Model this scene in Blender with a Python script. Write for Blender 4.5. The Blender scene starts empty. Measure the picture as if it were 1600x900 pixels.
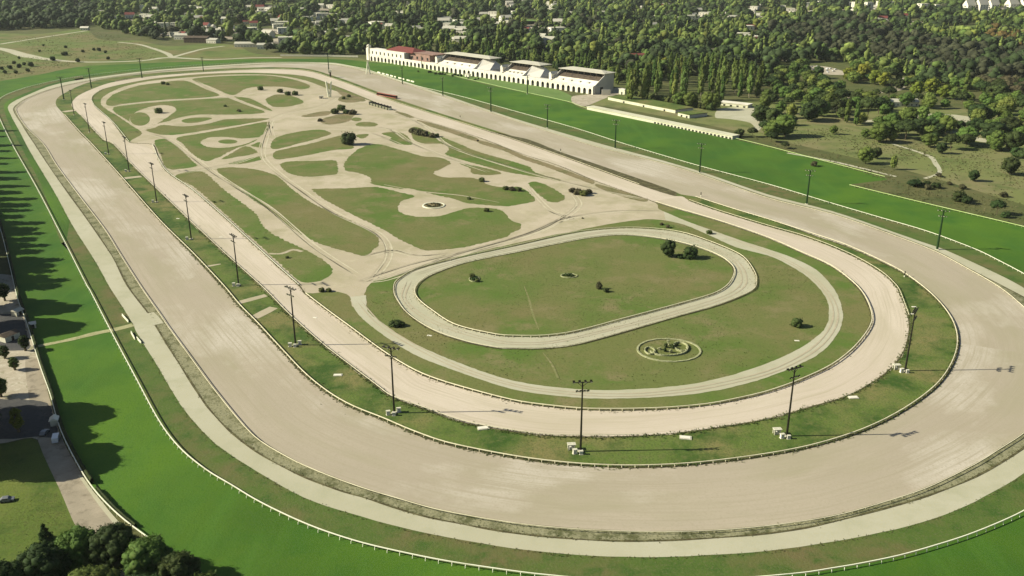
import bpy, bmesh, math, random
import numpy as np
from mathutils import Vector, Matrix
from mathutils.geometry import tessellate_polygon

random.seed(7); RS = np.random.RandomState(7)
PI = math.pi
scn = bpy.context.scene
COL = scn.collection

# ------------------------------------------------------------------ camera, sky, sun, exposure
CAM_H = 160.0; FPX = 1400.0; PITCH = math.radians(20.735)
cam_d = bpy.data.cameras.new('camera'); cam = bpy.data.objects.new('camera', cam_d); COL.objects.link(cam)
cam_d.sensor_width = 36.0; cam_d.lens = 36.0*FPX/1600.0
cam_d.clip_start = 1.0; cam_d.clip_end = 20000.0
cam.location = (0, 0, CAM_H); cam.rotation_euler = (PI/2-PITCH, 0, 0)
scn.camera = cam
SUN_EL = math.radians(31.0); SUN_AZ = math.radians(182.0)      # direction the light comes FROM, measured from +X
world = bpy.data.worlds.new('World'); scn.world = world; world.use_nodes = True
nt = world.node_tree; nt.nodes.clear()
sky = nt.nodes.new('ShaderNodeTexSky'); sky.sky_type = 'NISHITA'; sky.sun_disc = False
sky.sun_elevation = SUN_EL; sky.sun_rotation = PI/2-SUN_AZ
sky.air_density = 1.0; sky.dust_density = 1.5; sky.altitude = 100
bg = nt.nodes.new('ShaderNodeBackground'); bg.inputs[1].default_value = 0.052
wo = nt.nodes.new('ShaderNodeOutputWorld')
nt.links.new(sky.outputs[0], bg.inputs[0]); nt.links.new(bg.outputs[0], wo.inputs[0])
sd = bpy.data.lights.new('sun', 'SUN'); sd.energy = 5.0; sd.angle = math.radians(0.5); sd.color = (1.0, 0.94, 0.76)
sun = bpy.data.objects.new('sun', sd); COL.objects.link(sun)
sdir = Vector((math.cos(SUN_EL)*math.cos(SUN_AZ), math.cos(SUN_EL)*math.sin(SUN_AZ), math.sin(SUN_EL)))
sun.rotation_euler = sdir.to_track_quat('Z', 'Y').to_euler(); sun.location = (-400, 300, 400)
scn.view_settings.view_transform = 'Standard'; scn.view_settings.look = 'None'
scn.view_settings.gamma = 1.0; scn.view_settings.exposure = 0.66
scn.view_settings.use_curve_mapping = False

# ------------------------------------------------------------------ geometry helpers
CP, SP = math.cos(PITCH), math.sin(PITCH)
def P(x, y, z=0.0):
    """world point at height z that the survey reading (x, y) of the photograph stands for"""
    dx, dz = (x-800.0), -(y-450.0)
    Y = FPX*CP + dz*SP; Z = -FPX*SP + dz*CP
    t = (z-CAM_H)/Z
    return Vector((dx*t, Y*t, z))
def smooth(pts, closed=True, seg=4):
    n = len(pts); out = []
    rng = range(n) if closed else range(n-1)
    for i in rng:
        if closed: p0, p1, p2, p3 = pts[i-1], pts[i], pts[(i+1) % n], pts[(i+2) % n]
        else: p0, p1, p2, p3 = pts[max(i-1, 0)], pts[i], pts[i+1], pts[min(i+2, n-1)]
        for k in range(seg):
            t = k/seg
            # centripetal flavour keeps long/short neighbour spans from overshooting
            d1 = (p2-p1).length
            m1 = (p2-p0)*0.5; m2 = (p3-p1)*0.5
            if m1.length > d1: m1 = m1*(d1/m1.length)
            if m2.length > d1: m2 = m2*(d1/m2.length)
            h00 = 2*t**3-3*t**2+1; h10 = t**3-2*t**2+t; h01 = -2*t**3+3*t**2; h11 = t**3-t**2
            out.append(p1*h00+m1*h10+p2*h01+m2*h11)
    if not closed: out.append(pts[-1].copy())
    return out
def resample(w, step, closed=False):
    pts = w+[w[0]] if closed else w
    out = []; acc = 0.0; nxt = 0.0
    for i in range(len(pts)-1):
        a, b = pts[i], pts[i+1]; l = (b-a).length
        while nxt <= acc+l+1e-6 and l > 1e-9:
            t = (nxt-acc)/l; out.append((a.lerp(b, t), (b-a).normalized())); nxt += step
        acc += l
    return out
def PP(lst, z=0.0): return [P(a, b, z) for a, b in lst]
def ell(cx, cy, rx, ry, n=20): return [(cx+rx*math.cos(2*PI*i/n), cy+ry*math.sin(2*PI*i/n)) for i in range(n)]

class MB:
    def __init__(s): s.v = []; s.f = []
    def add(s, vs, fs):
        b = len(s.v); s.v += [tuple(q) for q in vs]; s.f += [tuple(i+b for i in f) for f in fs]; return s
    def box(s, x0, x1, y0, y1, z0, z1, M=None):
        vs = [Vector((x, y, z)) for z in (z0, z1) for y in (y0, y1) for x in (x0, x1)]
        if M: vs = [M @ q for q in vs]
        return s.add(vs, [(0, 2, 3, 1), (4, 5, 7, 6), (0, 1, 5, 4), (1, 3, 7, 5), (3, 2, 6, 7), (2, 0, 4, 6)])
    def bar(s, a, b, r0, r1=None, n=6):
        a, b = Vector(a), Vector(b); r1 = r0 if r1 is None else r1
        d = (b-a).normalized(); u = d.orthogonal().normalized(); w = d.cross(u)
        vs = []
        for c, r in ((a, r0), (b, r1)):
            for i in range(n):
                an = 2*PI*i/n; vs.append(c+u*(r*math.cos(an))+w*(r*math.sin(an)))
        fs = [(i, (i+1) % n, n+(i+1) % n, n+i) for i in range(n)]
        fs += [tuple(range(n-1, -1, -1)), tuple(range(n, 2*n))]
        return s.add(vs, fs)
    def tube(s, pts, rs, n=6):
        for i in range(len(pts)-1): s.bar(pts[i], pts[i+1], rs[i], rs[i+1], n)
        return s
    def prism(s, poly, z0, z1):
        n = len(poly); vs = [(p[0], p[1], z0) for p in poly]+[(p[0], p[1], z1) for p in poly]
        return s.add(vs, [tuple(range(n-1, -1, -1)), tuple(range(n, 2*n))]+[(i, (i+1) % n, n+(i+1) % n, n+i) for i in range(n)])
    def mesh(s, name):
        me = bpy.data.meshes.new(name); me.from_pydata(s.v, [], s.f); me.update(); return me
    def build(s, name, m, parent=None, smoothf=False):
        return link(name, s.mesh(name), m, parent, smoothf)
def link(name, me, m=None, parent=None, smoothf=False):
    o = bpy.data.objects.new(name, me); COL.objects.link(o)
    if m is not None and not me.materials: me.materials.append(m)
    if parent: o.parent = parent
    if smoothf:
        for p in me.polygons: p.use_smooth = True
    return o
def arr_mesh(name, V, T):
    """fast mesh from numpy: V (n,3), T (m,k)"""
    me = bpy.data.meshes.new(name); n = len(V); m, k = T.shape
    me.vertices.add(n); me.vertices.foreach_set('co', V.astype(np.float32).ravel())
    me.loops.add(m*k); me.loops.foreach_set('vertex_index', T.astype(np.int32).ravel())
    me.polygons.add(m); me.polygons.foreach_set('loop_start', np.arange(0, m*k, k, dtype=np.int32))
    me.polygons.foreach_set('loop_total', np.full(m, k, dtype=np.int32))
    me.update(calc_edges=True); me.validate(); return me
def tag(o, label=None, cat=None, group=None, kind=None):
    if label: o['label'] = label
    if cat: o['category'] = cat
    if group: o['group'] = group
    if kind: o['kind'] = kind
    return o
def thing(name, label, cat, loc=(0, 0, 0), rz=0.0, group=None):
    o = bpy.data.objects.new(name, None); COL.objects.link(o); o.location = loc; o.rotation_euler = (0, 0, rz)
    return tag(o, label, cat, group)
def copy_tree(o, loc=None, rz=None, sc=None, label=None, group=None):
    def rec(q, par):
        c = q.copy(); COL.objects.link(c); c.parent = par
        for ch in KIDS.get(q.name, []): rec(ch, c)
        return c
    r = rec(o, None)
    if loc is not None: r.location = loc
    if rz is not None: r.rotation_euler = (0, 0, rz)
    if sc is not None: r.scale = sc if hasattr(sc, '__len__') else (sc, sc, sc)
    if label: r['label'] = label
    if group: r['group'] = group
    return r
KIDS = {}
def regkids(o):
    ch = [c for c in COL.objects if c.parent == o]
    KIDS[o.name] = ch
    for c in ch:
        g = [d for d in COL.objects if d.parent == c]
        if g: KIDS[c.name] = g
class Placer:
    """first placement moves the prototype itself, the next ones copy it"""
    def __init__(s, proto): s.p = proto; s.used = False; regkids(proto)
    def put(s, loc, rz=0.0, sc=1.0, label=None, group=None):
        if not s.used:
            s.used = True; o = s.p; o.location = loc; o.rotation_euler = (0, 0, rz)
            o.scale = sc if hasattr(sc, '__len__') else (sc, sc, sc)
            if label: o['label'] = label
            if group: o['group'] = group
            return o
        return copy_tree(s.p, loc, rz, sc, label, group)
    def close(s):
        if not s.used:
            for c in KIDS.get(s.p.name, []): bpy.data.objects.remove(c)
            bpy.data.objects.remove(s.p)

# ------------------------------------------------------------------ materials
MATS = {}
def mat(name, base, rough=0.9, layers=(), bump=0.0, bscale=1.0, metal=0.0, spec=0.2, objvar=0.0, trans=0.0, coord='Object'):
    """layers: (noise scale, colour, low, high, detail, stretch) mixed over base one after another"""
    m = bpy.data.materials.new(name); m.use_nodes = True; t = m.node_tree; N = t.nodes; L = t.links
    b = N['Principled BSDF']; b.inputs['Roughness'].default_value = rough; b.inputs['Metallic'].default_value = metal
    b.inputs['Specular IOR Level'].default_value = spec
    tc = N.new('ShaderNodeTexCoord'); cur = None
    c0 = N.new('ShaderNodeRGB'); c0.outputs[0].default_value = (*base, 1); cur = c0.outputs[0]
    for i, ly in enumerate(layers):
        sc, colr, lo, hi = ly[:4]; det = ly[4] if len(ly) > 4 else 4; st = ly[5] if len(ly) > 5 else None
        mp = N.new('ShaderNodeMapping'); mp.inputs['Location'].default_value = (13.7*i+3, 7.1*i, 5.3*i)
        if st: mp.inputs['Scale'].default_value = st[:3]; mp.inputs['Rotation'].default_value = (0, 0, st[3] if len(st) > 3 else 0)
        L.new(tc.outputs[coord], mp.inputs[0])
        nz = N.new('ShaderNodeTexNoise'); nz.inputs['Scale'].default_value = sc; nz.inputs['Detail'].default_value = det
        nz.inputs['Roughness'].default_value = 0.6
        L.new(mp.outputs[0], nz.inputs['Vector'])
        mr = N.new('ShaderNodeMapRange'); mr.inputs[1].default_value = lo; mr.inputs[2].default_value = hi
        L.new(nz.outputs['Fac'], mr.inputs[0])
        mx = N.new('ShaderNodeMix'); mx.data_type = 'RGBA'
        L.new(mr.outputs[0], mx.inputs['Factor']); L.new(cur, mx.inputs['A']); mx.inputs['B'].default_value = (*colr, 1)
        cur = mx.outputs['Result']
    if objvar:
        oi = N.new('ShaderNodeObjectInfo'); hs = N.new('ShaderNodeHueSaturation')
        mr = N.new('ShaderNodeMapRange'); mr.inputs[3].default_value = 1-objvar; mr.inputs[4].default_value = 1+objvar
        L.new(oi.outputs['Random'], mr.inputs[0]); L.new(mr.outputs[0], hs.inputs['Value'])
        mr2 = N.new('ShaderNodeMapRange'); mr2.inputs[3].default_value = 0.5-0.03; mr2.inputs[4].default_value = 0.5+0.02
        mt = N.new('ShaderNodeMath'); mt.operation = 'FRACT'; mm = N.new('ShaderNodeMath'); mm.operation = 'MULTIPLY'; mm.inputs[1].default_value = 7.31
        L.new(oi.outputs['Random'], mm.inputs[0]); L.new(mm.outputs[0], mt.inputs[0]); L.new(mt.outputs[0], mr2.inputs[0])
        L.new(mr2.outputs[0], hs.inputs['Hue'])
        L.new(cur, hs.inputs['Color']); cur = hs.outputs[0]
    L.new(cur, b.inputs['Base Color'])
    if bump:
        nz = N.new('ShaderNodeTexNoise'); nz.inputs['Scale'].default_value = bscale; nz.inputs['Detail'].default_value = 3
        L.new(tc.outputs[coord], nz.inputs['Vector'])
        bp = N.new('ShaderNodeBump'); bp.inputs['Strength'].default_value = bump; bp.inputs['Distance'].default_value = 0.3
        L.new(nz.outputs['Fac'], bp.inputs['Height']); L.new(bp.outputs[0], b.inputs['Normal'])
    if trans:
        tr = N.new('ShaderNodeBsdfTranslucent'); L.new(cur, tr.inputs[0]); ms = N.new('ShaderNodeMixShader'); ms.inputs[0].default_value = trans
        L.new(b.outputs[0], ms.inputs[1]); L.new(tr.outputs[0], ms.inputs[2]); L.new(ms.outputs[0], N['Material Output'].inputs[0])
    MATS[name] = m; return m

M_ground = mat('scrub ground', (0.085, 0.10, 0.028), layers=[(0.012, (0.12, 0.11, 0.045), 0.4, 0.65), (0.06, (0.05, 0.07, 0.018), 0.45, 0.7), (0.9, (0.11, 0.12, 0.04), 0.45, 0.75)], bump=0.3, bscale=0.8)
M_turf = mat('mown turf', (0.048, 0.110, 0.009), layers=[(0.009, (0.080, 0.165, 0.011), 0.40, 0.66, 3), (0.035, (0.032, 0.105, 0.010), 0.46, 0.75, 4), (0.12, (0.065, 0.15, 0.016), 0.5, 0.8, 5, (1, 0.12, 1, 0.5)), (1.6, (0.034, 0.10, 0.010), 0.5, 0.85)], bump=0.25, bscale=1.5)
M_verge = mat('rough verge grass', (0.075, 0.12, 0.022), layers=[(0.03, (0.13, 0.115, 0.045), 0.44, 0.62, 5), (0.15, (0.045, 0.095, 0.014), 0.48, 0.7), (1.3, (0.12, 0.13, 0.05), 0.5, 0.8)], bump=0.4, bscale=1.2)
M_scrub = mat('weedy strip', (0.25, 0.24, 0.14), layers=[(0.12, (0.10, 0.105, 0.045), 0.48, 0.62, 6), (0.6, (0.27, 0.26, 0.16), 0.5, 0.66, 5), (2.0, (0.06, 0.07, 0.025), 0.52, 0.7)], bump=0.5, bscale=1.0)
M_dirt = mat('raked track dirt', (0.365, 0.322, 0.232), layers=[(0.010, (0.40, 0.35, 0.26), 0.42, 0.64, 4), (0.028, (0.35, 0.325, 0.205), 0.45, 0.7, 4), (0.5, (0.35, 0.31, 0.205), 0.5, 0.8, 6), (3.0, (0.37, 0.31, 0.20), 0.5, 0.8)], bump=0.08, bscale=2.5)
M_sand = mat('pale inner track sand', (0.49, 0.428, 0.325), layers=[(0.014, (0.53, 0.46, 0.355), 0.42, 0.64, 4), (0.05, (0.47, 0.40, 0.25), 0.46, 0.7, 4), (1.0, (0.48, 0.405, 0.26), 0.5, 0.8, 6)], bump=0.08, bscale=2.5)
M_path = mat('pale sandy path', (0.41, 0.395, 0.28), layers=[(0.02, (0.45, 0.435, 0.325), 0.42, 0.64, 4), (0.09, (0.37, 0.365, 0.25), 0.48, 0.7, 5), (1.4, (0.42, 0.39, 0.24), 0.5, 0.8, 6)], bump=0.1, bscale=2.0)
M_plaza = mat('trodden infield sand', (0.41, 0.358, 0.255), layers=[(0.015, (0.47, 0.41, 0.305), 0.42, 0.60, 4), (0.05, (0.34, 0.31, 0.195), 0.46, 0.66, 6), (0.12, (0.46, 0.41, 0.29), 0.55, 0.7, 6), (0.8, (0.40, 0.35, 0.21), 0.5, 0.8, 6)], bump=0.1, bscale=2.0)
M_ingrass = mat('dry infield grass', (0.128, 0.152, 0.042), layers=[(0.010, (0.160, 0.150, 0.056), 0.43, 0.60, 4), (0.022, (0.088, 0.145, 0.024), 0.46, 0.62, 5), (0.07, (0.19, 0.17, 0.075), 0.52, 0.7, 6), (1.2, (0.08, 0.10, 0.022), 0.5, 0.8, 5)], bump=0.35, bscale=1.2)
M_median = mat('median grass', (0.105, 0.150, 0.030), layers=[(0.03, (0.18, 0.165, 0.06), 0.45, 0.6, 5), (0.06, (0.04, 0.085, 0.012), 0.46, 0.62, 5), (0.35, (0.12, 0.14, 0.04), 0.5, 0.7, 6), (1.6, (0.05, 0.075, 0.018), 0.5, 0.75)], bump=0.5, bscale=1.0)
M_brown = mat('dry brown bed', (0.20, 0.165, 0.085), layers=[(0.05, (0.13, 0.13, 0.05), 0.45, 0.6, 5), (0.6, (0.24, 0.20, 0.11), 0.5, 0.7)], bump=0.4, bscale=1.0)
M_lawn2 = mat('rough park lawn', (0.085, 0.130, 0.018), layers=[(0.02, (0.13, 0.155, 0.030), 0.42, 0.62, 5), (0.08, (0.05, 0.09, 0.012), 0.47, 0.68, 5), (0.5, (0.11, 0.13, 0.03), 0.5, 0.75, 6), (2.0, (0.05, 0.08, 0.015), 0.5, 0.8)], bump=0.4, bscale=1)
M_ruttedgrass = mat('thin worn grass', (0.17, 0.18, 0.065), layers=[(0.5, (0.24, 0.22, 0.11), 0.45, 0.65, 5)])
M_worn = mat('worn turf', (0.27, 0.27, 0.12), layers=[(0.2, (0.20, 0.21, 0.08), 0.45, 0.65, 5), (1.0, (0.26, 0.25, 0.12), 0.5, 0.7)], bump=0.2, bscale=1)
M_crossing = mat('trodden pale crossing', (0.34, 0.33, 0.17), layers=[(0.2, (0.24, 0.25, 0.11), 0.45, 0.65, 5), (1.0, (0.40, 0.38, 0.22), 0.5, 0.7)])
M_dkbrown = mat('dark brown ground', (0.075, 0.065, 0.03), layers=[(0.25, (0.14, 0.13, 0.06), 0.45, 0.62, 5), (1.2, (0.045, 0.05, 0.02), 0.5, 0.7)], bump=0.4, bscale=1)
M_lawn = mat('light lawn', (0.12, 0.20, 0.05), layers=[(0.05, (0.15, 0.22, 0.07), 0.45, 0.65), (0.5, (0.09, 0.15, 0.035), 0.5, 0.8)], bump=0.2, bscale=1.0)
M_meadow = mat('olive meadow', (0.125, 0.165, 0.04), layers=[(0.008, (0.17, 0.15, 0.06), 0.44, 0.6, 4), (0.03, (0.07, 0.12, 0.02), 0.48, 0.7, 5), (0.3, (0.12, 0.12, 0.04), 0.5, 0.75, 6)], bump=0.4, bscale=0.8)
M_park = mat('park grass', (0.155, 0.180, 0.055), layers=[(0.012, (0.20, 0.18, 0.085), 0.44, 0.62, 4), (0.05, (0.085, 0.12, 0.03), 0.48, 0.7, 5), (0.5, (0.15, 0.15, 0.06), 0.5, 0.75, 6)], bump=0.4, bscale=0.8)
M_asph = mat('worn road surface', (0.30, 0.26, 0.19), layers=[(0.1, (0.36, 0.31, 0.23), 0.45, 0.65, 5), (0.25, (0.20, 0.17, 0.12), 0.52, 0.66, 6), (1.5, (0.25, 0.22, 0.16), 0.5, 0.8, 6)], bump=0.1, bscale=2)
M_paving = mat('concrete apron', (0.42, 0.37, 0.28), layers=[(0.08, (0.32, 0.28, 0.20), 0.45, 0.65, 5), (0.2, (0.22, 0.21, 0.12), 0.55, 0.65, 6), (0.5, (0.50, 0.46, 0.36), 0.55, 0.7, 5), (0.8, (0.46, 0.41, 0.32), 0.5, 0.8, 6)])
M_white = mat('white painted rail', (0.78, 0.78, 0.60), rough=0.5, layers=[(0.15, (0.62, 0.62, 0.45), 0.5, 0.7, 4)])
M_cream = mat('weathered cream rail', (0.72, 0.67, 0.47), rough=0.6, layers=[(0.2, (0.58, 0.53, 0.36), 0.48, 0.68, 4)])
M_grail = mat('pale green rail', (0.46, 0.62, 0.22), rough=0.6, layers=[(0.2, (0.58, 0.68, 0.35), 0.48, 0.68, 4)])
M_dark = mat('dark painted steel', (0.022, 0.022, 0.014), rough=0.5, metal=0.3, layers=[(3.0, (0.04, 0.035, 0.02), 0.5, 0.7)])
M_green = mat('dark green steel', (0.015, 0.045, 0.012), rough=0.5, metal=0.2, layers=[(3.0, (0.03, 0.06, 0.02), 0.5, 0.7)])
M_lamp = mat('floodlight glass', (0.55, 0.55, 0.42), rough=0.25, spec=0.6, layers=[(4.0, (0.45, 0.44, 0.35), 0.5, 0.7)])
M_conc = mat('weathered concrete', (0.60, 0.58, 0.45), layers=[(0.9, (0.42, 0.40, 0.30), 0.45, 0.65, 6), (5.0, (0.66, 0.64, 0.52), 0.5, 0.8)])
M_wall = mat('white plaster', (0.72, 0.69, 0.58), layers=[(0.06, (0.63, 0.59, 0.48), 0.45, 0.65, 5), (0.9, (0.62, 0.58, 0.46), 0.55, 0.8, 6)])
M_cream2 = mat('yellowed limewash', (0.58, 0.57, 0.42), layers=[(0.05, (0.48, 0.48, 0.34), 0.45, 0.65, 5), (0.9, (0.42, 0.41, 0.28), 0.52, 0.75, 6)])
M_wallg = mat('grey plaster', (0.55, 0.53, 0.47), layers=[(0.06, (0.48, 0.46, 0.42), 0.45, 0.65, 5), (0.9, (0.42, 0.40, 0.36), 0.55, 0.8, 6)])
M_roofg = mat('grey sheet roof', (0.48, 0.46, 0.37), rough=0.75, layers=[(0.05, (0.40, 0.38, 0.31), 0.45, 0.65, 5), (0.7, (0.45, 0.43, 0.34), 0.5, 0.8, 5, (1, 0.05, 1))])
M_roofr = mat('red tiled roof', (0.17, 0.045, 0.04), layers=[(0.3, (0.12, 0.04, 0.035), 0.45, 0.7, 6), (1.5, (0.26, 0.09, 0.06), 0.5, 0.8)])
M_rooft = mat('pinkish flat roof', (0.30, 0.19, 0.15), layers=[(0.2, (0.22, 0.15, 0.12), 0.45, 0.7, 6)])
M_open = mat('dark interior', (0.02, 0.022, 0.02), layers=[(0.4, (0.035, 0.03, 0.025), 0.45, 0.7)])
M_brownshade = mat('brown boards and painted shade', (0.11, 0.085, 0.06), layers=[(0.2, (0.07, 0.055, 0.045), 0.45, 0.65, 6), (2.0, (0.14, 0.11, 0.08), 0.5, 0.8)])  # brown parts, and the shade painted on the upper stand tiers
M_bark = mat('bark', (0.13, 0.10, 0.06), layers=[(1.5, (0.07, 0.055, 0.035), 0.45, 0.65, 5)], bump=0.5, bscale=4)
M_bark2 = mat('pale bark', (0.36, 0.32, 0.22), layers=[(1.5, (0.2, 0.17, 0.11), 0.45, 0.65, 5)], bump=0.4, bscale=4)
M_redp = mat('red paint', (0.30, 0.085, 0.06), rough=0.6, layers=[(1.0, (0.45, 0.24, 0.18), 0.5, 0.75)])
M_glass = mat('window glass', (0.03, 0.035, 0.04), rough=0.15, spec=0.6, layers=[(0.5, (0.05, 0.06, 0.06), 0.5, 0.7)])
M_tyre = mat('tyre rubber', (0.02, 0.02, 0.02), layers=[(3.0, (0.03, 0.03, 0.03), 0.5, 0.7)])
M_carw = mat('white car paint', (0.72, 0.72, 0.70), rough=0.3, spec=0.5, layers=[(1.0, (0.62, 0.62, 0.60), 0.5, 0.7)])
M_carg = mat('grey car paint', (0.16, 0.17, 0.18), rough=0.3, spec=0.5, layers=[(1.0, (0.12, 0.12, 0.13), 0.5, 0.7)])
M_carr = mat('dark red car paint', (0.22, 0.03, 0.03), rough=0.3, spec=0.5, layers=[(1.0, (0.16, 0.03, 0.03), 0.5, 0.7)])
def leafmat(name, a, b, c, sc=0.5, var=0.22):
    return mat(name, a, rough=0.75, layers=[(sc*0.25, b, 0.42, 0.62, 4), (sc*1.6, c, 0.5, 0.72, 4)], objvar=var, trans=0.22, spec=0.15)
L_dark = leafmat('dark foliage', (0.036, 0.060, 0.016), (0.022, 0.042, 0.012), (0.058, 0.082, 0.022))
L_mid = leafmat('mid green foliage', (0.085, 0.132, 0.026), (0.052, 0.095, 0.018), (0.13, 0.17, 0.038))
L_pale = leafmat('pale green foliage', (0.140, 0.190, 0.040), (0.095, 0.145, 0.030), (0.19, 0.225, 0.06))
L_yell = leafmat('yellow green foliage', (0.150, 0.175, 0.022), (0.11, 0.145, 0.02), (0.19, 0.20, 0.035))
L_bush = leafmat('bush foliage', (0.075, 0.100, 0.026), (0.045, 0.068, 0.018), (0.11, 0.13, 0.04))
L_brown = leafmat('brown green foliage', (0.085, 0.080, 0.038), (0.055, 0.056, 0.026), (0.13, 0.115, 0.06))
L_orange = leafmat('orange foliage', (0.19, 0.105, 0.024), (0.13, 0.085, 0.02), (0.15, 0.12, 0.03))

# ------------------------------------------------------------------ the ground and its sheets
def ragged(w, amp, step=1.6):
    n = len(w); per = sum((w[i]-w[i-1]).length for i in range(n)); step = max(step, per/900)
    out = []
    for i in range(n):
        a, b = w[i], w[(i+1) % n]; l = (b-a).length; k = max(1, int(l/step))
        for j in range(k): out.append(a.lerp(b, j/k))
    m = len(out); rr = random.Random(int(per*10)); ph = [rr.uniform(0, 6.28) for _ in range(4)]
    res = []
    for i, p in enumerate(out):
        d = out[(i+1) % m]-out[i-1]
        if d.length < 1e-6: res.append(p); continue
        d.normalize(); t = i/m*2*PI
        o = amp*(.3*math.sin(p.x*.31+p.y*.23+ph[0])+.3*math.sin(p.x*.83-p.y*.71+ph[1])+rr.uniform(-.6, .6))
        res.append(Vector((p.x-d.y*o, p.y+d.x*o, p.z)))
    return res
def sheet(name, pts, z, m, closed_seg=4, px=True, kind='structure', sm=True, label=None, cat=None, rag=0.0):
    w = PP(pts) if px else [Vector((a, b, 0)) for a, b in pts]
    if sm: w = smooth(w, True, closed_seg)
    if rag: w = ragged(w, rag)
    tri = tessellate_polygon([w])
    me = bpy.data.meshes.new(name)
    fs = []
    for t in tri:
        a, b, c = (w[i] for i in t)
        fs.append(tuple(t) if ((b-a).cross(c-a)).z > 0 else (t[0], t[2], t[1]))
    me.from_pydata([(p.x, p.y, z) for p in w], [], fs); me.update()
    o = link(name, me, m); tag(o, label, cat, kind=kind); return o
def strip(name, pts, wpx, z, m, seg=4, kind='structure'):
    """a path: centre line survey readings, width in metres (one number or one per point)"""
    c = PP(pts); n = len(c); ws = list(wpx) if hasattr(wpx, '__len__') else [wpx]*n
    cs = smooth([Vector((p.x, p.y, ws[i])) for i, p in enumerate(c)], False, seg)
    L_, R_ = [], []
    for i, p in enumerate(cs):
        a = cs[max(i-1, 0)]; b = cs[min(i+1, len(cs)-1)]
        d = Vector((b.x-a.x, b.y-a.y, 0)).normalized(); nrm = Vector((-d.y, d.x, 0)); w = p.z*(1+0.08*math.sin(i*1.7))/2
        L_.append(Vector((p.x, p.y, z))+nrm*w); R_.append(Vector((p.x, p.y, z))-nrm*w)
    vs = L_+R_; k = len(cs)
    me = bpy.data.meshes.new(name); me.from_pydata([tuple(q) for q in vs], [], [(k+i, k+i+1, i+1, i) for i in range(k-1)]); me.update()
    o = link(name, me, m); o['kind'] = kind; return o
Z = lambda k: 0.03*k

g = MB(); g.add([(-5900, -500, 0), (5900, -500, 0), (5900, 6900, 0), (-5900, 6900, 0)], [(0, 1, 2, 3)]); tag(g.build('ground', M_ground), kind='structure')

TURF_OUT = [(1600,355),(1740,392),(1900,450),(2060,560),(2120,720),(1980,900),(1650,1060),(1250,1140),(800,1130),(560,1060),(420,975),(330,905),(262,860),(212,825),(180,799),(150,768),(127,735),(97,680),(78,615),(62,570),(41,502),(27,465),(14,410),(-2,350),(-40,255),(-75,190),(-85,160),(-60,140),(0,127),(60,117),(120,105),(200,100),(300,96),(400,92),(500,92),(540,93),(577,97),(630,102),(762,133),(800,141),(887,160),(915,171),(1145,217),(1385,279),(1384,281),(1345,286),(1328,290)]
RAIL1 = [(560,105),(582,111),(637,130),(720,150),(800,172),(900,200),(975,224),(1087,257),(1200,287),(1300,317),(1375,339),(1450,361),(1525,389),(1562,407),(1600,427),(1680,472),(1750,535),(1780,605),(1762,675),(1700,738),(1600,797),(1562,815),(1512,835),(1462,851),(1405,867),(1342,880),(1300,887),(1255,894),(1150,903),(1030,908),(930,904),(850,897),(800,891),(700,876),(625,861),(562,846),(500,826),(450,805),(400,780),(362,757),(325,735),(287,705),(260,674),(240,642),(215,595),(175,520),(140,452),(136,446),(100,375),(57,292),(19,225),(0,186),(-6,168),(-2,155),(18,144),(60,131),(130,118),(250,105),(400,97),(500,98)]
PATH_OUT = [(1475,390),(1537,418),(1600,450),(1655,490),(1695,540),(1708,600),(1690,660),(1650,702),(1600,740),(1537,777),(1475,805),(1400,827),(1300,847),(1200,861),(1100,868),(1000,871),(900,867),(800,857),(700,840),(625,824),(550,803),(475,778),(400,736),(345,700),(316,673),(282,632),(245,570),(215,522),(205,502),(180,462),(172,450),(150,410),(112,350),(85,300),(47,237),(32,208),(17,180),(14,164),(42,149),(87,132),(150,121),(250,109),(400,98.5),(480,98),(525,98.5),(580,111),(625,125),(700,150),(800,184),(932,223),(1025,248),(1100,270),(1200,304),(1300,330),(1400,364),(1440,378)]
PATH_IN = [(1570,449),(1625,480),(1665,520),(1683,570),(1678,615),(1650,655),(1600,700),(1525,745),(1450,775),(1375,797),(1275,822),(1200,834),(1100,842),(1000,846),(900,843),(800,833),(725,820),(650,804),(575,780),(525,765),(462,740),(400,706),(356,671),(325,637),(300,600),(265,545),(242,507),(232,490),(200,448),(175,400),(132,337),(85,272),(54,225),(35,196),(21,172),(27,163),(45,152),(87,137),(150,124),(250,111),(400,100.5),(460,99.5),(525,101),(580,114),(625,127.5),(700,153),(800,186.5),(925,227),(1025,251.5),(1100,274),(1200,308),(1300,333.5),(1400,368),(1462,392),(1512,419)]
DIRT = [(1562,449),(1600,480),(1638,517),(1660,562),(1655,608),(1632,645),(1600,677),(1562,702),(1525,725),(1450,762),(1375,787),(1300,807),(1200,822),(1100,830),(1000,831),(900,827),(800,817),(687,797),(625,780),(562,761),(500,738),(450,715),(395,680),(337,612),(300,562),(262,510),(250,492),(220,449),(190,402),(162,357),(120,302),(87,257),(67,225),(38,196),(24,172),(29,164),(45,153),(87,138),(150,125),(250,112),(400,101),(460,100),(525,102),(580,115),(625,128.5),(700,154),(800,187.5),(925,228),(1025,253),(1100,275.5),(1200,310),(1300,335),(1400,369.5),(1462,393.5),(1512,420)]
M_OUT = [(1064,304),(1087,308),(1150,328),(1200,343),(1275,370),(1325,387),(1400,422),(1440,449),(1470,477),(1490,507),(1496,537),(1487,570),(1462,605),(1412,642),(1350,673),(1275,697),(1200,712),(1100,725),(1025,730),(950,730),(875,725),(800,715),(700,695),(642,675),(600,657),(550,637),(512,615),(475,585),(437,545),(400,505),(375,480),(349,449),(300,397),(250,345),(190,277),(141,223),(125,207),(101,180),(87,162),(97,148),(150,126),(250,113.5),(400,105.5),(475,107),(522,119),(575,138),(617,154),(700,181),(800,212.5),(875,237.5),(1000,280),(1055,300)]
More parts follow.
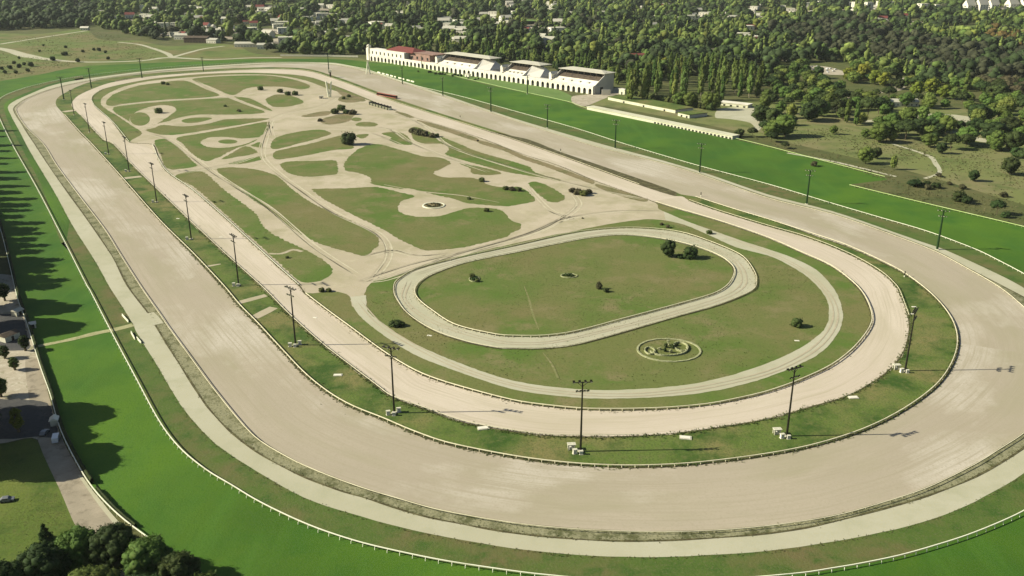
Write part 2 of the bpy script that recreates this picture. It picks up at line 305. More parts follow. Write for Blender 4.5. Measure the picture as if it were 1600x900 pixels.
M_IN = [(1066,307.5),(1077,314),(1125,331),(1200,354),(1262,372),(1325,397),(1375,425),(1401,449),(1409,465),(1420,495),(1421,525),(1407,560),(1375,592),(1320,622),(1275,635),(1200,656),(1100,673),(1050,679),(1000,683),(950,684),(900,684),(850,682),(800,676),(725,662),(675,645),(612,622),(587,604),(550,576),(500,537),(450,492),(413,454),(350,397),(300,350),(250,302),(212,265),(175,225),(160,219),(125,180),(115,170),(112,162),(122,150),(150,137),(180,128),(250,118),(400,108.5),(475,110.5),(522,123.5),(575,143),(617,159.5),(700,186),(800,218),(875,244),(1000,290),(1052,306.5)]
I_OUT = [(1025,317),(1050,325),(1125,347),(1200,373),(1250,395),(1300,418),(1340,450),(1358,480),(1361,507),(1337,542),(1300,572),(1250,596),(1200,614),(1150,626),(1100,635),(1025,641),(925,642),(862,637),(800,628),(700,601),(650,582),(600,552),(550,515),(512,487),(477,460),(467,447),(437,420),(400,386),(350,340),(300,297),(262,270),(248,250),(238,226),(202,223),(175,190),(148,166),(144,152),(160,140),(200,130),(250,122),(325,115.5),(400,114),(475,119),(525,135),(575,155),(615,172),(652,185),(745,214),(816,241),(870,258),(930,283),(1012,312)]
NORTH = [(222,209),(205,196),(185,182),(168,172),(158,163),(160,153),(174,144),(196,135),(234,127),(286,122),(346,117.5),(400,116.5),(440,119),(477,126),(507,137),(530,144),(570,155),(610,171),(652,185),(745,214),(816,241),(870,258),(930,283),(1012,312),(1026,319),(1028,326),(1037,331),(1062,342),(1064,349),(1050,346),(1012,343),(985,346),(950,351),(900,361),(850,371),(800,382),(725,399),(650,418),(620,431),(590,437),(575,447),(570,460),(573,476),(553,482),(545,463),(520,456),(480,459),(467,447),(437,420),(400,386),(350,340),(300,297),(262,270),(248,250),(238,226),(202,223)]
sheet('turf_track', TURF_OUT, Z(1), M_turf)
VERGE = [(a, b+(3 if b > 600 else 1)) for a, b in RAIL1[1:57]]+[(104,376),(66,292),(36,235),(18,200),(9,180),(9,160),(42,145),(87,129),(150,118.5),(250,107),(400,97.3),(500,97.3),(560,105)]
sheet('verge', VERGE, Z(2), M_verge)
sheet('sandy_path', PATH_OUT, Z(3), M_path, rag=.12)
sheet('weedy_verge', PATH_IN, Z(4), M_scrub, rag=.15)
sheet('dirt_track', DIRT, Z(5), M_dirt)
sheet('median_strip', M_OUT, Z(6), M_median)
sheet('median_strip', M_OUT[48:]+M_IN[42:][::-1][:12], Z(6.5), M_dkbrown)
sheet('inner_track', M_IN, Z(7), M_sand, rag=.3)
sheet('infield', I_OUT, Z(8), M_ingrass)
sheet('infield_plaza', NORTH, Z(9), M_plaza, rag=.5)
def ring(name, outer, inner, z, m, nx=4, off=None, start=None):
    o = smooth([Vector((p.x, p.y, 0)) for p in PP(outer)], True, 4)
    if start: 
        s0 = P(*start); i0 = min(range(len(o)), key=lambda i: (o[i]-s0).length); o = o[i0:]+o[:i0]
    rs = resample(o, 5.0, True)
    if inner: inn = np.array([(q.x, q.y) for q, _ in resample(smooth([Vector((p.x, p.y, 0)) for p in PP(inner)], True, 4), 2.0, True)])
    vs = []; uv = []; k = len(rs)
    for i in range(k+1):
        p, d = rs[i % k]
        if inner:
            j = int(np.argmin((inn[:, 0]-p.x)**2+(inn[:, 1]-p.y)**2)); q = Vector((inn[j, 0], inn[j, 1], 0))
        else: q = p+Vector((d.y, -d.x, 0))*off
        for e in range(nx+1):
            w = p.lerp(q, e/nx); vs.append((w.x, w.y, z)); uv.append((i*5.0, (q-p).length*e/nx))
    fs = []
    for i in range(k):
        for e in range(nx):
            a = i*(nx+1)+e; f = (a, a+1, a+nx+2, a+nx+1)
            A, B, C = (Vector(vs[q]) for q in f[:3]); fs.append(f if (B-A).cross(C-A).z > 0 else f[::-1])
    me = bpy.data.meshes.new(name); me.from_pydata(vs, [], fs); me.update()
    ul = me.uv_layers.new(name='along'); ul.data.foreach_set('uv', [c for l in me.loops for c in uv[l.vertex_index]])
    o_ = link(name, me, m); o_['kind'] = 'structure'; return o_
D_ = M_dirt
M_dirtR = mat('harrowed dirt', (0.370, 0.322, 0.242), coord='UV', layers=[(0.012, (0.41, 0.358, 0.27), 0.42, 0.62, 5, (.6, 1.6, 1)), (0.03, (0.325, 0.297, 0.195), 0.46, 0.66, 5, (.35, 1.5, 1)), (0.013, (0.50, 0.455, 0.37), 0.50, 0.62, 6, (.8, 1.5, 1)), (0.9, (0.342, 0.302, 0.215), 0.48, 0.75, 3, (.02, 1, 1)), (2.5, (0.385, 0.342, 0.25), 0.52, 0.8, 2, (.015, 1, 1)), (1.2, (0.33, 0.29, 0.205), 0.5, 0.8, 6)], bump=.05, bscale=2)
M_sandR = mat('harrowed sand', (0.52, 0.450, 0.36), coord='UV', layers=[(0.014, (0.58, 0.51, 0.41), 0.42, 0.62, 5, (.5, 1.6, 1)), (0.03, (0.44, 0.39, 0.28), 0.46, 0.68, 5, (.35, 1.5, 1)), (1.0, (0.43, 0.375, 0.275), 0.5, 0.75, 3, (.02, 1, 1)), (1.2, (0.47, 0.42, 0.29), 0.5, 0.8, 6)], bump=.05, bscale=2)
M_turfR = mat('mown racing turf', (0.048, 0.110, 0.009), coord='UV', layers=[(0.009, (0.080, 0.165, 0.011), 0.44, 0.60, 4, (.5, 1.3, 1)), (0.016, (0.028, 0.072, 0.008), 0.45, 0.62, 5, (.5, 1.2, 1)), (0.35, (0.045, 0.108, 0.012), 0.48, 0.7, 3, (.03, 1, 1)), (1.5, (0.075, 0.145, 0.022), 0.52, 0.8, 3, (.04, 1, 1)), (0.10, (0.10, 0.13, 0.03), 0.60, 0.75, 6), (1.4, (0.036, 0.095, 0.011), 0.5, 0.85)], bump=.2, bscale=1.5)
M_pathR = mat('worn sandy path', (0.41, 0.425, 0.27), coord='UV', layers=[(0.02, (0.46, 0.46, 0.32), 0.42, 0.64, 4, (.4, 1, 1)), (0.05, (0.35, 0.37, 0.21), 0.48, 0.7, 5, (.4, 1, 1)), (0.9, (0.36, 0.36, 0.22), 0.5, 0.75, 3, (.02, 1, 1)), (1.4, (0.38, 0.37, 0.24), 0.5, 0.8, 6)], bump=.05, bscale=2)
ring('dirt_track', DIRT, M_OUT, Z(5.5), M_dirtR, start=(1660,562))
ring('inner_track', M_IN, I_OUT, Z(7.3), M_sandR, start=(1066,307))
ring('turf_track', [(a, b+1) for a, b in RAIL1], None, Z(1.5), M_turfR, nx=3, off=32, start=(1780,605))
ring('sandy_path', PATH_OUT[2:64], PATH_IN[1:50], Z(3.5), M_pathR, nx=2, start=(1708,600)) if False else None
# ring path in the south half of the infield
ring_o = [(547,465),(560,492),(600,525),(650,556),(725,585),(800,609),(875,620),(950,624),(1050,620),(1125,610),(1200,590),(1275,557),(1307,525),(1317,495),(1310,465),(1300,448),(1275,422),(1237,403),(1200,390),(1150,374),(1075,347),(1037,331)]
ring_i = [(572,462),(575,487),(600,507),(640,534),(710,565),(800,595.5),(900,609),(975,610),(1075,602),(1150,585),(1200,568),(1250,545),(1287,517),(1295,495),(1292,470),(1278,449),(1257,430),(1225,411),(1200,400),(1150,387),(1112,370),(1070,352),(1040,345)]
def band(name, a, b, z, m):
    A = smooth(PP(a), False, 4); B = smooth(PP(b), False, 4)
    return sheetw(name, ragged(A+B[::-1], .2), z, m)
def sheetw(name, w, z, m, kind='structure'):
    tri = tessellate_polygon([w]); fs = []
    for t in tri:
        a, b, c = (w[i] for i in t)
        fs.append(tuple(t) if ((b-a).cross(c-a)).z > 0 else (t[0], t[2], t[1]))
    me = bpy.data.meshes.new(name); me.from_pydata([(p.x, p.y, z) for p in w], [], fs); me.update()
    o = link(name, me, m); o['kind'] = kind; return o
band('ring_path', ring_o, ring_i, Z(10), M_path)
OVAL_O = [(1182,441),(1176,455),(1125,477),(1050,498),(975,520),(900,540),(850,546),(800,546),(775,545),(725,535),(675,517),(637,492),(620,470),(615,455),(620,440),(650,422),(725,402),(800,386),(900,364),(975,357),(1037,360),(1075,367),(1125,385),(1160,402),(1178,425)]
OVAL_I = [(1145,418),(1146,432),(1135,449),(1112,462),(1050,480),(975,500),(900,520),(850,527),(800,527),(775,525),(712,510),(675,487),(654,470),(648,457),(655,443),(675,430),(725,412),(800,396.5),(875,381),(925,372),(975,368),(1037,375),(1087,387),(1125,402)]
sheet('oval_sand_track', OVAL_O, Z(10), M_path, rag=.3)
sheet('oval_infield', OVAL_I, Z(11), M_ingrass, rag=.3)

# grass islands between the sandy infield paths
ISL = [
 [(166,164),(168,156),(181,146),(215,134.5),(245,130),(288,126),(320,139),(343,149.5),(309,153.5),(253,156.5),(196,162.5),(176,166)],
 [(300,124),(346,119.3),(412,118),(440,121),(467,127),(485,135),(472,140),(440,136),(403,136),(384,139),(372,146),(365,149),(355,147),(330,136)],
 [(415,156),(432,148),(455,150),(475,160),(450,167),(427,167)],
 [(365,151.5),(390,154),(418,168),(425,174),(403,167)],
 [(177,168),(253,159),(328,154),(356,153),(384,164),(414,176),(365,179.5),(309,179.5),(281,184),(262,190),(245,194),(225,203),(202,190)],
 [(228,204),(241,200),(256,195.5),(286,198),(328,193),(352,187),(403,185.3),(421,186),(384,194),(328,203),(281,210.5),(253,211)],
 [(276,216),(309,209.5),(365,200),(421,190.5),(414,207),(405,215),(395,223),(370,232),(340,247),(321,252),(300,240),(285,225)],
 [(241,220),(258,217.5),(283,235),(304,255),(307,260.5),(271,265.5),(258,259.6),(249,239)],
 [(272,276),(305,267.5),(323,272.5),(352,298),(397,332),(410,352),(432,369),(475,390),(508,409),(520,422),(516,431),(495,441),(470,441),(437,413),(400,379),(350,333),(300,291)],
 [(347,249),(365,238),(384,229),(402,239),(370,246)],
 [(357,256),(407,244.5),(413,248),(384,256)],
 [(392,228),(407,222.5),(408,231)],
 [(338,265),(365,262),(400,265.5),(432,275),(455,295),(487,317),(525,335),(562,352),(587,367),(592,380),(583,392),(570,400),(550,396),(512,386),(487,376),(450,354),(420,330),(400,316),(364,290)],
 [(437,257),(455,252.5),(490,252),(524,251.5),(526,272),(507,275),(475,276.5),(450,270)],
 [(427,243.5),(430,237),(475,227),(500,221),(536,211.5),(547,218),(553,228),(550,233),(530,234.5),(512,236.5),(480,243),(440,249.5),(430,249)],
 [(423,227),(427,219),(442,211.5),(477,204.5),(504,203.5),(517,209.5),(489,219),(462,226),(435,233),(425,233)],
 [(596,209.5),(609,207),(627,208),(638,215),(645,226),(627,226.5),(609,220),(611,215)],
 [(642,200),(651,199),(685,212),(715,224),(745,237),(824,260),(839,271),(876,281),(873,284),(846,278),(794,270),(760,261),(696,242),(702,234),(696,227),(685,225),(664,225),(650,221),(643,212)],
 [(717,255.5),(753,262),(784,271),(771,274),(756,274),(738,271.5),(735,264)],
 [(540,267),(538,257),(546,245),(565,231),(590,225.5),(630,236),(662,245),(683,246),(700,251),(704,256),(696,261),(677,271),(696,277.5),(734,278),(753,283),(762,289),(785,293),(812,293),(829,304),(836,314),(809,320.5),(790,323),(730,318),(711,312),(677,304.5),(640,295),(625,295.5),(582,288),(579,279),(562,271.5)],
 [(487,296),(500,295.5),(550,294.5),(587,292.5),(625,301.5),(648,307),(630,314),(622,322),(625,332),(650,339),(687,338),(720,328.5),(740,325),(775,327),(790,335),(800,345),(814,351),(811,359),(800,365),(787,372),(725,387),(675,392),(658,390),(625,375),(600,360),(550,335),(507,312)],
 [(825,287),(837,284.5),(856,291),(882,306),(882,311),(871,317),(856,315),(837,300)],
 ell(573,195,17,4), [(556,211.5),(577,210),(566,217)], ell(557,187,8,3),
]
for q in ISL: sheet('grass_island', q, Z(10), M_ingrass, rag=.8)
for q in [[(617,175),(632,177),(648,184),(640,184.5)], [(652,188),(675,193),(745,216),(744,221.5),(700,207),(660,194)], [(747,219),(786,230),(817,243),(859,257),(929,284),(924,288),(858,263),(816,249),(786,236),(750,225)], [(932,288),(970,298),(1012,313),(1002,315.5),(960,304),(934,293)],
          [(524,138),(548,148),(572,157),(565,159),(535,150)]]:
    sheet('grass_island', q, Z(10), M_brown, rag=.7)
for q in [[(470,182),(500,175),(517,174.5),(513,180),(490,183)], [(500,189),(521,181),(556,176),(552,182),(545,190),(515,195)], [(528,157),(535,150),(552,149),(570,155),(558,160),(540,160.5)]]:
    sheet('dry_bed', q, Z(10.5), M_brown, rag=.9)
# sand on top of islands
for q in [[(203,186),(212,176),(232,168),(253,164.5),(271,167),(275,173),(260,184.5),(240,197),(223,203.5),(207,196)], [(314,223),(325,216),(350,214.5),(378,217),(405,215.5),(392,222),(378,227),(350,231.5),(325,230)],
          [(281,190),(300,182),(330,181),(345,184),(350,187),(333,190.5),(300,195.5),(270,197)],
          ell(350,171,0.1,0.1,6)][:3]:
    sheet('sand_clearing', q, Z(11), M_plaza, rag=.7)
for q in [ell(218.8,186.5,15.5,10.5), ell(356,221.8,15,3.4), [(284,188.5),(300,184.5),(325,184),(331,186),(309,192),(290,192.5)]]: sheet('grass_island', q, Z(12), M_ingrass)
strip('footpath', [(410,335),(412,347),(425,358),(440,366)], 1.5, Z(11), M_plaza)
strip('footpath', [(420,397),(440,397),(458,391),(472,394)], 2.5, Z(11), M_plaza)
strip('footpath', [(600,289),(660,300),(720,306),(780,317)], [0.6,1.6,1.2,0.4], Z(11), M_plaza)
def pair(pts, w=.7, gap=1.7, m=None, z=10.2):
    for o_ in (-gap/2, gap/2):
        c_ = PP(pts); q = []
        for i, p in enumerate(c_):
            d = (c_[min(i+1, len(c_)-1)]-c_[max(i-1, 0)]).normalized(); q.append(p+Vector((-d.y, d.x, 0))*(o_+random.uniform(-.3, .3)))
        cs = smooth([Vector((p.x, p.y, 0)) for p in q], False, 5); k = len(cs); A = []; B = []
        for i, p in enumerate(cs):
            d = (cs[min(i+1, k-1)]-cs[max(i-1, 0)]).normalized(); n_ = Vector((-d.y, d.x, 0)); ww = w*(.6+.5*math.sin(i*.7)**2)/2*min(1, i/3+.1, (k-1-i)/3+.1)
            A.append((p.x+n_.x*ww, p.y+n_.y*ww, Z(z))); B.append((p.x-n_.x*ww, p.y-n_.y*ww, Z(z)))
        me = bpy.data.meshes.new('wheel_track'); me.from_pydata(A+B, [], [(k+i, k+i+1, i+1, i) for i in range(k-1)]); me.update()
        o = link('wheel_track', me, m or M_rut); o['kind'] = 'structure'
M_rut = mat('wheel rutted sand', (0.385, 0.338, 0.235), layers=[(.3, (0.44, 0.39, 0.28), .45, .65, 5)])
M_rutl = mat('packed pale sand', (0.52, 0.48, 0.34), layers=[(.2, (0.44, 0.40, 0.28), .45, .65, 5)])
for k_, q in enumerate([[(222,207),(262,218),(300,246),(330,268),(370,294),(420,326),(487,384),(560,432)],[(424,188),(412,215),(408,243),(430,268),(470,298),(520,332),(590,366),(604,398),(580,436)],[(560,440),(640,414),(730,392),(820,366),(880,342),(960,330),(1030,330)],[(1010,312),(930,296),(880,284),(800,262),(700,228),(650,190),(560,165)],
    [(440,185),(520,196),(600,200),(640,222),(700,247),(760,268)],[(560,440),(600,436),(720,396),(840,360),(900,322),(890,300)],[(530,148),(500,165),(440,178),(420,190),(424,215)],[(640,232),(560,204),(460,200)],[(822,290),(840,312),(860,330),(900,345)],[(570,400),(610,392),(650,400),(700,396)],[(405,240),(350,258),(262,272)],[(300,124),(345,147),(425,177)],[(170,166),(230,159),(320,153),(372,150),(400,142)]]):
    pair(q, .8, 1.8); pair([(a+4, b+1.5) for a, b in q], 1.1, 3.0, M_rutl)
for q in [[(560,470),(600,512),(700,568),(800,602),(900,616),(1000,618),(1110,605),(1220,575),(1290,530),(1305,480),(1265,430),(1200,395),(1090,354)],[(640,440),(632,470),(680,505),(780,535),(860,536),(960,514),(1060,488),(1140,462),(1164,438),(1140,402),(1060,370),(960,362),(850,380),(720,408),(650,430)]]:
    pair(q, .8, 2.2, M_rut, 12.4)
# dark brown lines at the foot of the rails
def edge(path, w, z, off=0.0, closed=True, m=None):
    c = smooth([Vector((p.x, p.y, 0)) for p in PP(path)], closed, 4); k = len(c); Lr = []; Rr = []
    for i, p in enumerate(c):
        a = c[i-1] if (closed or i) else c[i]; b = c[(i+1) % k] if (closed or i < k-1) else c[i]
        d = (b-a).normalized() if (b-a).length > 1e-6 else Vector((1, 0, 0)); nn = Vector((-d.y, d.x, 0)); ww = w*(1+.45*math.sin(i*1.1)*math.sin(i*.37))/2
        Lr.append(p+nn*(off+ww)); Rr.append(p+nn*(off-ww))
    me = bpy.data.meshes.new('dark_edge'); n = k if closed else k-1
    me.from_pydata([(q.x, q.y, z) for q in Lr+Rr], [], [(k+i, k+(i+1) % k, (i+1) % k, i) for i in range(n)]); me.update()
    o = link('dark_edge', me, m or M_dkbrown); o['kind'] = 'structure'
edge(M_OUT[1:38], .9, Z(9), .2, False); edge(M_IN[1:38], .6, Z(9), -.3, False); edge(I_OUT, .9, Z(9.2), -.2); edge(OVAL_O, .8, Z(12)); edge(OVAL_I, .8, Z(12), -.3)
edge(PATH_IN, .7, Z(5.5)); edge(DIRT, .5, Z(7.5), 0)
for q in [[(819,448),(827,470),(832,490),(842,516)],[(848,552),(862,570),(872,592)]]: strip('worn_trail', q, [.4,.9,1.0,.5][:len(q)], Z(12), M_ruttedgrass)
# crossings
strip('footpath', [(186,280),(221,276)], 6, Z(8), M_plaza, 2)
strip('footpath', [(371,474),(416,462)], 4, Z(8), M_plaza, 2)
strip('footpath', [(397,497),(428,481)], 5, Z(8), M_plaza, 2)
strip('footpath', [(99,175),(118,172.5)], 9, Z(8), M_plaza, 2)
strip('footpath', [(322,417),(345,413)], [3,1], Z(8), M_plaza, 2)
strip('footpath', [(60,541),(100,533),(122,528),(150,521),(180,515),(208,508)], [2.6,3.0,3.4,3.8,3.8,4.4], Z(4), M_crossing, 3)
strip('footpath', [(232,490),(247,507)], 5, Z(6), M_path, 2)
# outside the track: meadows, roads, yards
sheet('meadow', [(-420,62),(0,52),(60,53),(130,46),(152,60),(180,64),(215,63),(262,72),(330,68),(372,72),(400,84),(480,89),(560,91),(560,100),(300,108),(150,122),(60,135),(-70,150),(-420,170)], Z(0.4), M_meadow)
strip('gravel_road', [(-120,62),(0,76),(41,87),(82,93.5),(137,97),(220,95),(262,90),(330,93),(400,90),(440,90)], [22,16,22,14,10,9,12,9,8,8], Z(2), M_path)
strip('gravel_road', [(0,69),(60,59.5),(135,48)], [9,7,7], Z(2), M_path)
strip('gravel_road', [(185,66),(215,69),(240,76),(262,84),(268,90)], [7,7,8,9,9], Z(2), M_path)
strip('gravel_road', [(268,90),(292,83),(320,76),(350,72)], [9,8,7,7], Z(2.2), M_path)
sheet('park_lawn', [(897,160),(960,168),(1080,190),(1150,205),(1400,262),(1600,320),(1760,365),(1900,330),(1700,190),(1500,170),(1300,160),(1190,160),(1085,158),(1000,150),(962,140),(930,150)], Z(0.5), M_park)
sheet('stand_lawn', [(585,96),(650,102),(735,118),(820,131),(870,140),(896,152),(899,160),(887,159),(800,140.5),(762,132),(640,104)], Z(2), M_lawn)
sheet('apron', [(896,150),(925,147),(965,137),(985,142),(950,152),(915,166),(900,164),(893,158)], Z(2.5), M_paving)
sheet('apron', [(1118,184),(1126,170),(1180,168),(1192,190),(1184,205),(1172,192),(1140,186)], Z(2.5), M_path)
sheet('parking_yard', [(1262,103),(1290,104),(1320,112),(1325,117),(1290,116),(1268,110)], Z(2), M_paving)
sheet('parking_yard', [(1080,84),(1100,77),(1128,76),(1132,82),(1110,86)], Z(2), M_paving)
sheet('parking_yard', [(245,49),(330,44),(400,45),(470,52),(470,58),(400,54),(330,52),(250,57)], Z(2), M_asph)
sheet('parking_yard', [(1130,20),(1240,18),(1300,24),(1240,27),(1150,26)], Z(2), M_paving)
strip('gravel_road', [(1395,225),(1450,243),(1462,256),(1468,270),(1445,279)], [3,4,4,3,3], Z(2), M_path)
strip('gravel_road', [(1230,239),(1300,252),(1400,276)], [3,4,3], Z(2), M_path)
strip('gravel_road', [(1345,190),(1400,186),(1450,180),(1500,183),(1515,196)], [8,10,14,20,10], Z(2), M_path)
strip('gravel_road', [(1480,205),(1540,220),(1600,224),(1680,222)], [10,16,16,16], Z(2), M_path)
strip('gravel_road', [(1300,160),(1360,146),(1400,140),(1420,122)], [8,10,12,14], Z(2), M_paving)
strip('gravel_road', [(1040,30),(1200,34),(1400,52),(1600,92)], [8,8,8,8], Z(2), M_asph)
strip('gravel_road', [(500,40),(700,32),(900,40),(1020,62),(1180,84),(1262,104)], [8,8,8,8,8,8], Z(2), M_asph)
# the strip along the western boundary
sheet('yard', [(-300,430),(20,430),(27,465),(41,502),(62,570),(76,620),(92,680),(84,700),(50,684),(0,693),(-300,700)], Z(0.5), M_paving)
sheet('road', [(40,560),(60,560),(76,617),(95,680),(124,735),(150,775),(187,822),(300,930),(240,950),(140,860),(92,762),(60,690),(45,620)], Z(1), M_asph)
M_yardshade = mat('painted yard shade', (0.065, 0.065, 0.065), layers=[(.1, (0.10, 0.095, 0.085), .45, .65, 5), (1.0, (.05, .05, .05), .5, .7)])  # tree shade on the yard, painted as two dark ground sheets
sheet('yard_shade', [(-300,492),(10,490),(34,496),(41,520),(46,545),(20,548),(-300,550)], Z(1.5), M_yardshade, rag=.4)
sheet('yard_shade', [(-300,626),(20,624),(74,630),(84,655),(92,684),(60,682),(20,686),(-300,690)], Z(1.5), M_yardshade, rag=.4)
sheet('west_lawn', [(-300,690),(0,694),(55,686),(92,762),(140,860),(240,950),(100,1050),(-300,1050)], Z(0.7), M_lawn2)
strip('kerb_strip', [(124,742),(150,778),(190,826),(240,870)], [0.8,1.2,1.6,1.6], Z(3), M_path)

# ------------------------------------------------------------------ fences
def in_view(p):
    d = Vector(p)-cam.location; z = d.y*CP-d.z*SP; 
    if z < 1: return False, 1e9
    x = 800+FPX*d.x/z; y = 450-FPX*(d.y*SP+d.z*CP)/z
    return (-5 <= x <= 1605 and -5 <= y <= 905), z
def fence(label, path, h, step, m, closed=False, rail_w=0.12, rail_h=0.14, side=1, top=True, mid=False, postr=0.06, name='running_rail', cat='rail', px=True, bottom=False, parts=100, neck=True, seg=4):
    w = PP(path, h if top else 0.0) if px else path
    w = [Vector((p.x, p.y, 0)) for p in w]
    w = smooth(w, closed, seg)
    root = thing(name, label, cat, tuple(w[0]))
    o0 = w[0]
    rs = resample(w, 2.0, closed)
    k = len(rs)
    def sweep(z0, z1, wd, off=0.0):
        mb = MB(); vs = []
        for (p, d) in rs:
            nn = Vector((-d.y, d.x, 0))
            for (a, b) in ((-1, z0), (1, z0), (1, z1), (-1, z1)): vs.append(p-o0+nn*(a*wd/2+off)+Vector((0, 0, b)))
        fs = []
        for i in range(k if closed else k-1):
            j = (i+1) % k
            for e in range(4): fs.append((4*i+e, 4*i+(e+1) % 4, 4*j+(e+1) % 4, 4*j+e))
        mb.add(vs, fs); return mb
    sweep(h-rail_h, h, rail_w).build('rail', m, root)
    if mid: sweep(h*0.5-rail_h*0.4, h*0.5+rail_h*0.4, rail_w*0.7).build('rail', m, root)
    pm = MB()
    if neck: pm.tube([(0, side*0.45, 0), (0, side*0.40, h*0.55), (0, 0, h-rail_h)], [postr, postr, postr*0.8], 5)
    else: pm.bar((0, 0, 0), (0, 0, h-rail_h*0.5), postr, postr, 5)
    pme = pm.mesh('post'); pme.materials.append(m)
    posts = resample(w, step, closed)
    order = []
    for (p, d) in posts:
        v, z = in_view(p); order.append((0 if v else 1, z, p, d))
    order.sort(key=lambda q: (q[0], q[1]))
    rest = MB(); n_ind = 0
    for vis, z, p, d in order:
        an = math.atan2(d.y, d.x)+random.uniform(-.04, .04)
        if n_ind < parts and vis == 0 and z < 700:
            o = bpy.data.objects.new('post', pme); COL.objects.link(o); o.parent = root
            o.location = p-o0; o.rotation_euler = (random.uniform(-.03, .03), random.uniform(-.03, .03), an); n_ind += 1
        else:
            R = Matrix.Translation(p-o0) @ Matrix.Rotation(an, 4, 'Z'); rest.add([R @ Vector(q) for q in pm.v], pm.f)
    if rest.v:
        o = rest.build('post', m, root); o['kind'] = 'stuff'
    return root
fence('long white running rail between the bright turf and the outer verge', RAIL1, 1.25, 3.9, M_white, True, 0.30, 0.22, side=1, postr=.11)
fence('thin cream rail along the outer edge of the wide dirt track', [(a, b-1) for a, b in DIRT], 1.1, 5.0, M_cream, True, 0.22, 0.18, side=-1)
R3 = M_OUT[1:38]
fence('cream running rail between the wide dirt track and the grassy median', [(a, b-4.5*(0.35 if b < 350 else 1)) for a, b in R3], 1.15, 4.4, M_cream, False, 0.30, 0.26, side=1, postr=.12)
R4a = [(a, b-1) for a, b in M_IN[18:38]]
fence('cream rail on the left side of the inner track beside the median', R4a, 1.1, 4.4, M_cream, False, 0.18, 0.16, side=-1, top=False)
fence('thin rail on the far right straight of the inner track beside the narrow median', M_IN[42:53], 1.1, 4.4, M_cream, False, 0.2, 0.16, side=-1, top=False)
fence('rail on the right hand bend of the inner track, outer side', M_IN[1:10], 1.1, 4.4, M_cream, False, 0.2, 0.16, side=-1, top=False)
I5a = I_OUT[0:25]; I5b = I_OUT[25:33]; I5c = I_OUT[33:38]
fence('cream running rail around the southern bend on the inner side of the inner track', I5a, 1.2, 4.2, M_cream, False, 0.32, 0.26, postr=.12, side=1, top=False)
fence('white running rail along the left straight of the inner track, infield side', I5b, 1.2, 4.2, M_white, False, 0.24, 0.18, side=1, top=False)
fence('short cream rail at the top left of the inner track, infield side', I5c, 1.2, 4.2, M_white, False, 0.24, 0.18, side=1, top=False)
fence('cream rail round the outside of the small sand oval', [(a, b) for a, b in OVAL_O], 1.1, 4.5, M_cream, True, 0.24, 0.2, side=-1, top=False)
fence('cream rail round the inside of the small sand oval', [(a, b) for a, b in OVAL_I], 1.2, 3.9, M_cream, True, 0.30, 0.26, postr=.13, side=1, top=False)
fence('pale green rail along the far right edge of the turf in front of the grandstands', [(577,97),(630,102),(762,132),(800,141),(887,160),(915,170),(1145,217),(1270,249),(1385,279)], 1.4, 5.0, M_grail, False, 0.25, 0.25, side=1, top=False)
fence('pale green rail at the right edge of the turf next to the scrubby park', [(1327,291),(1400,309),(1500,333),(1600,357),(1740,393)], 1.4, 4.0, M_grail, False, 0.25, 0.25, side=1, top=False)
LW = [(14,410),(27,465),(41,502),(62,570),(78,615),(95,672),(127,735),(150,768),(180,799),(212,825),(262,860),(330,905)]
fence('white rail on the left boundary of the turf beside the road', [(-40,255),(-2,350)]+LW, 1.7, 5.0, M_white, False, 0.28, 0.24, side=-1, top=True, neck=False)
fence('far white fence behind the turf at the top of the course', [(438,88),(480,88.5),(520,89),(560,90)], 3.0, 12.0, M_conc, False, 0.4, 2.6, top=False, neck=False, parts=0)

def in_polys(polys, n_try=40):
    ws = [[(p.x, p.y) for p in PP(q)] for q in polys]; ar = []
    for w in ws: ar.append(abs(sum(w[i-1][0]*w[i][1]-w[i][0]*w[i-1][1] for i in range(len(w))))/2/max(200, sum(p[1] for p in w)/len(w))**1.2)
    cum = np.cumsum(np.array(ar)/sum(ar)); bb = [(min(a for a, _ in w), max(a for a, _ in w), min(b for _, b in w), max(b for _, b in w)) for w in ws]
    def inside(w, x, y):
        c = False; j = len(w)-1
        for i in range(len(w)):
            if (w[i][1] > y) != (w[j][1] > y) and x < (w[j][0]-w[i][0])*(y-w[i][1])/(w[j][1]-w[i][1])+w[i][0]: c = not c
            j = i
        return c
    def f():
        i = min(len(ws)-1, int(np.searchsorted(cum, random.random()))); b = bb[i]
        for _ in range(n_try):
            x, y = random.uniform(b[0], b[1]), random.uniform(b[2], b[3])
            if math.sin(x*.05+y*.03)+math.sin(x*.11-y*.09)+random.gauss(0, .9) > .2 and inside(ws[i], x, y): return Vector((x, y, 0))
        return None
    return f
def hedge(label, path, w, h, m, cat='hedge'):
    c = smooth([Vector((p.x, p.y, 0)) for p in PP(path)], False, 3); rs = resample(c, .8); t = thing('boundary_hedge', label, cat, tuple(c[0]))
    V = []; Fc = []; rr = random.Random(5); k = len(rs)
    prof = [(-.5, 0), (-.55, .5), (-.4, .95), (.1, 1.05), (.45, .9), (.55, .45), (.5, 0)]
    for p, d in rs:
        nn = Vector((-d.y, d.x, 0))
        for a, b in prof: q = p-c[0]+nn*(a*w*rr.uniform(.7, 1.25)); V.append((q.x, q.y, b*h*rr.uniform(.85, 1.12)))
    n = len(prof)
    for i in range(k-1):
        for e in range(n-1): Fc.append((n*i+e, n*i+e+1, n*(i+1)+e+1, n*(i+1)+e))
    link('foliage', arr_mesh('foliage', np.array(V), np.array(Fc)), m, t)
    q = MB()
    for p, d in rs[::6]: q.bar(p-c[0], p-c[0]+Vector((0, 0, h*.8)), .08, .04, 4)
    q.build('stems', M_bark, t)
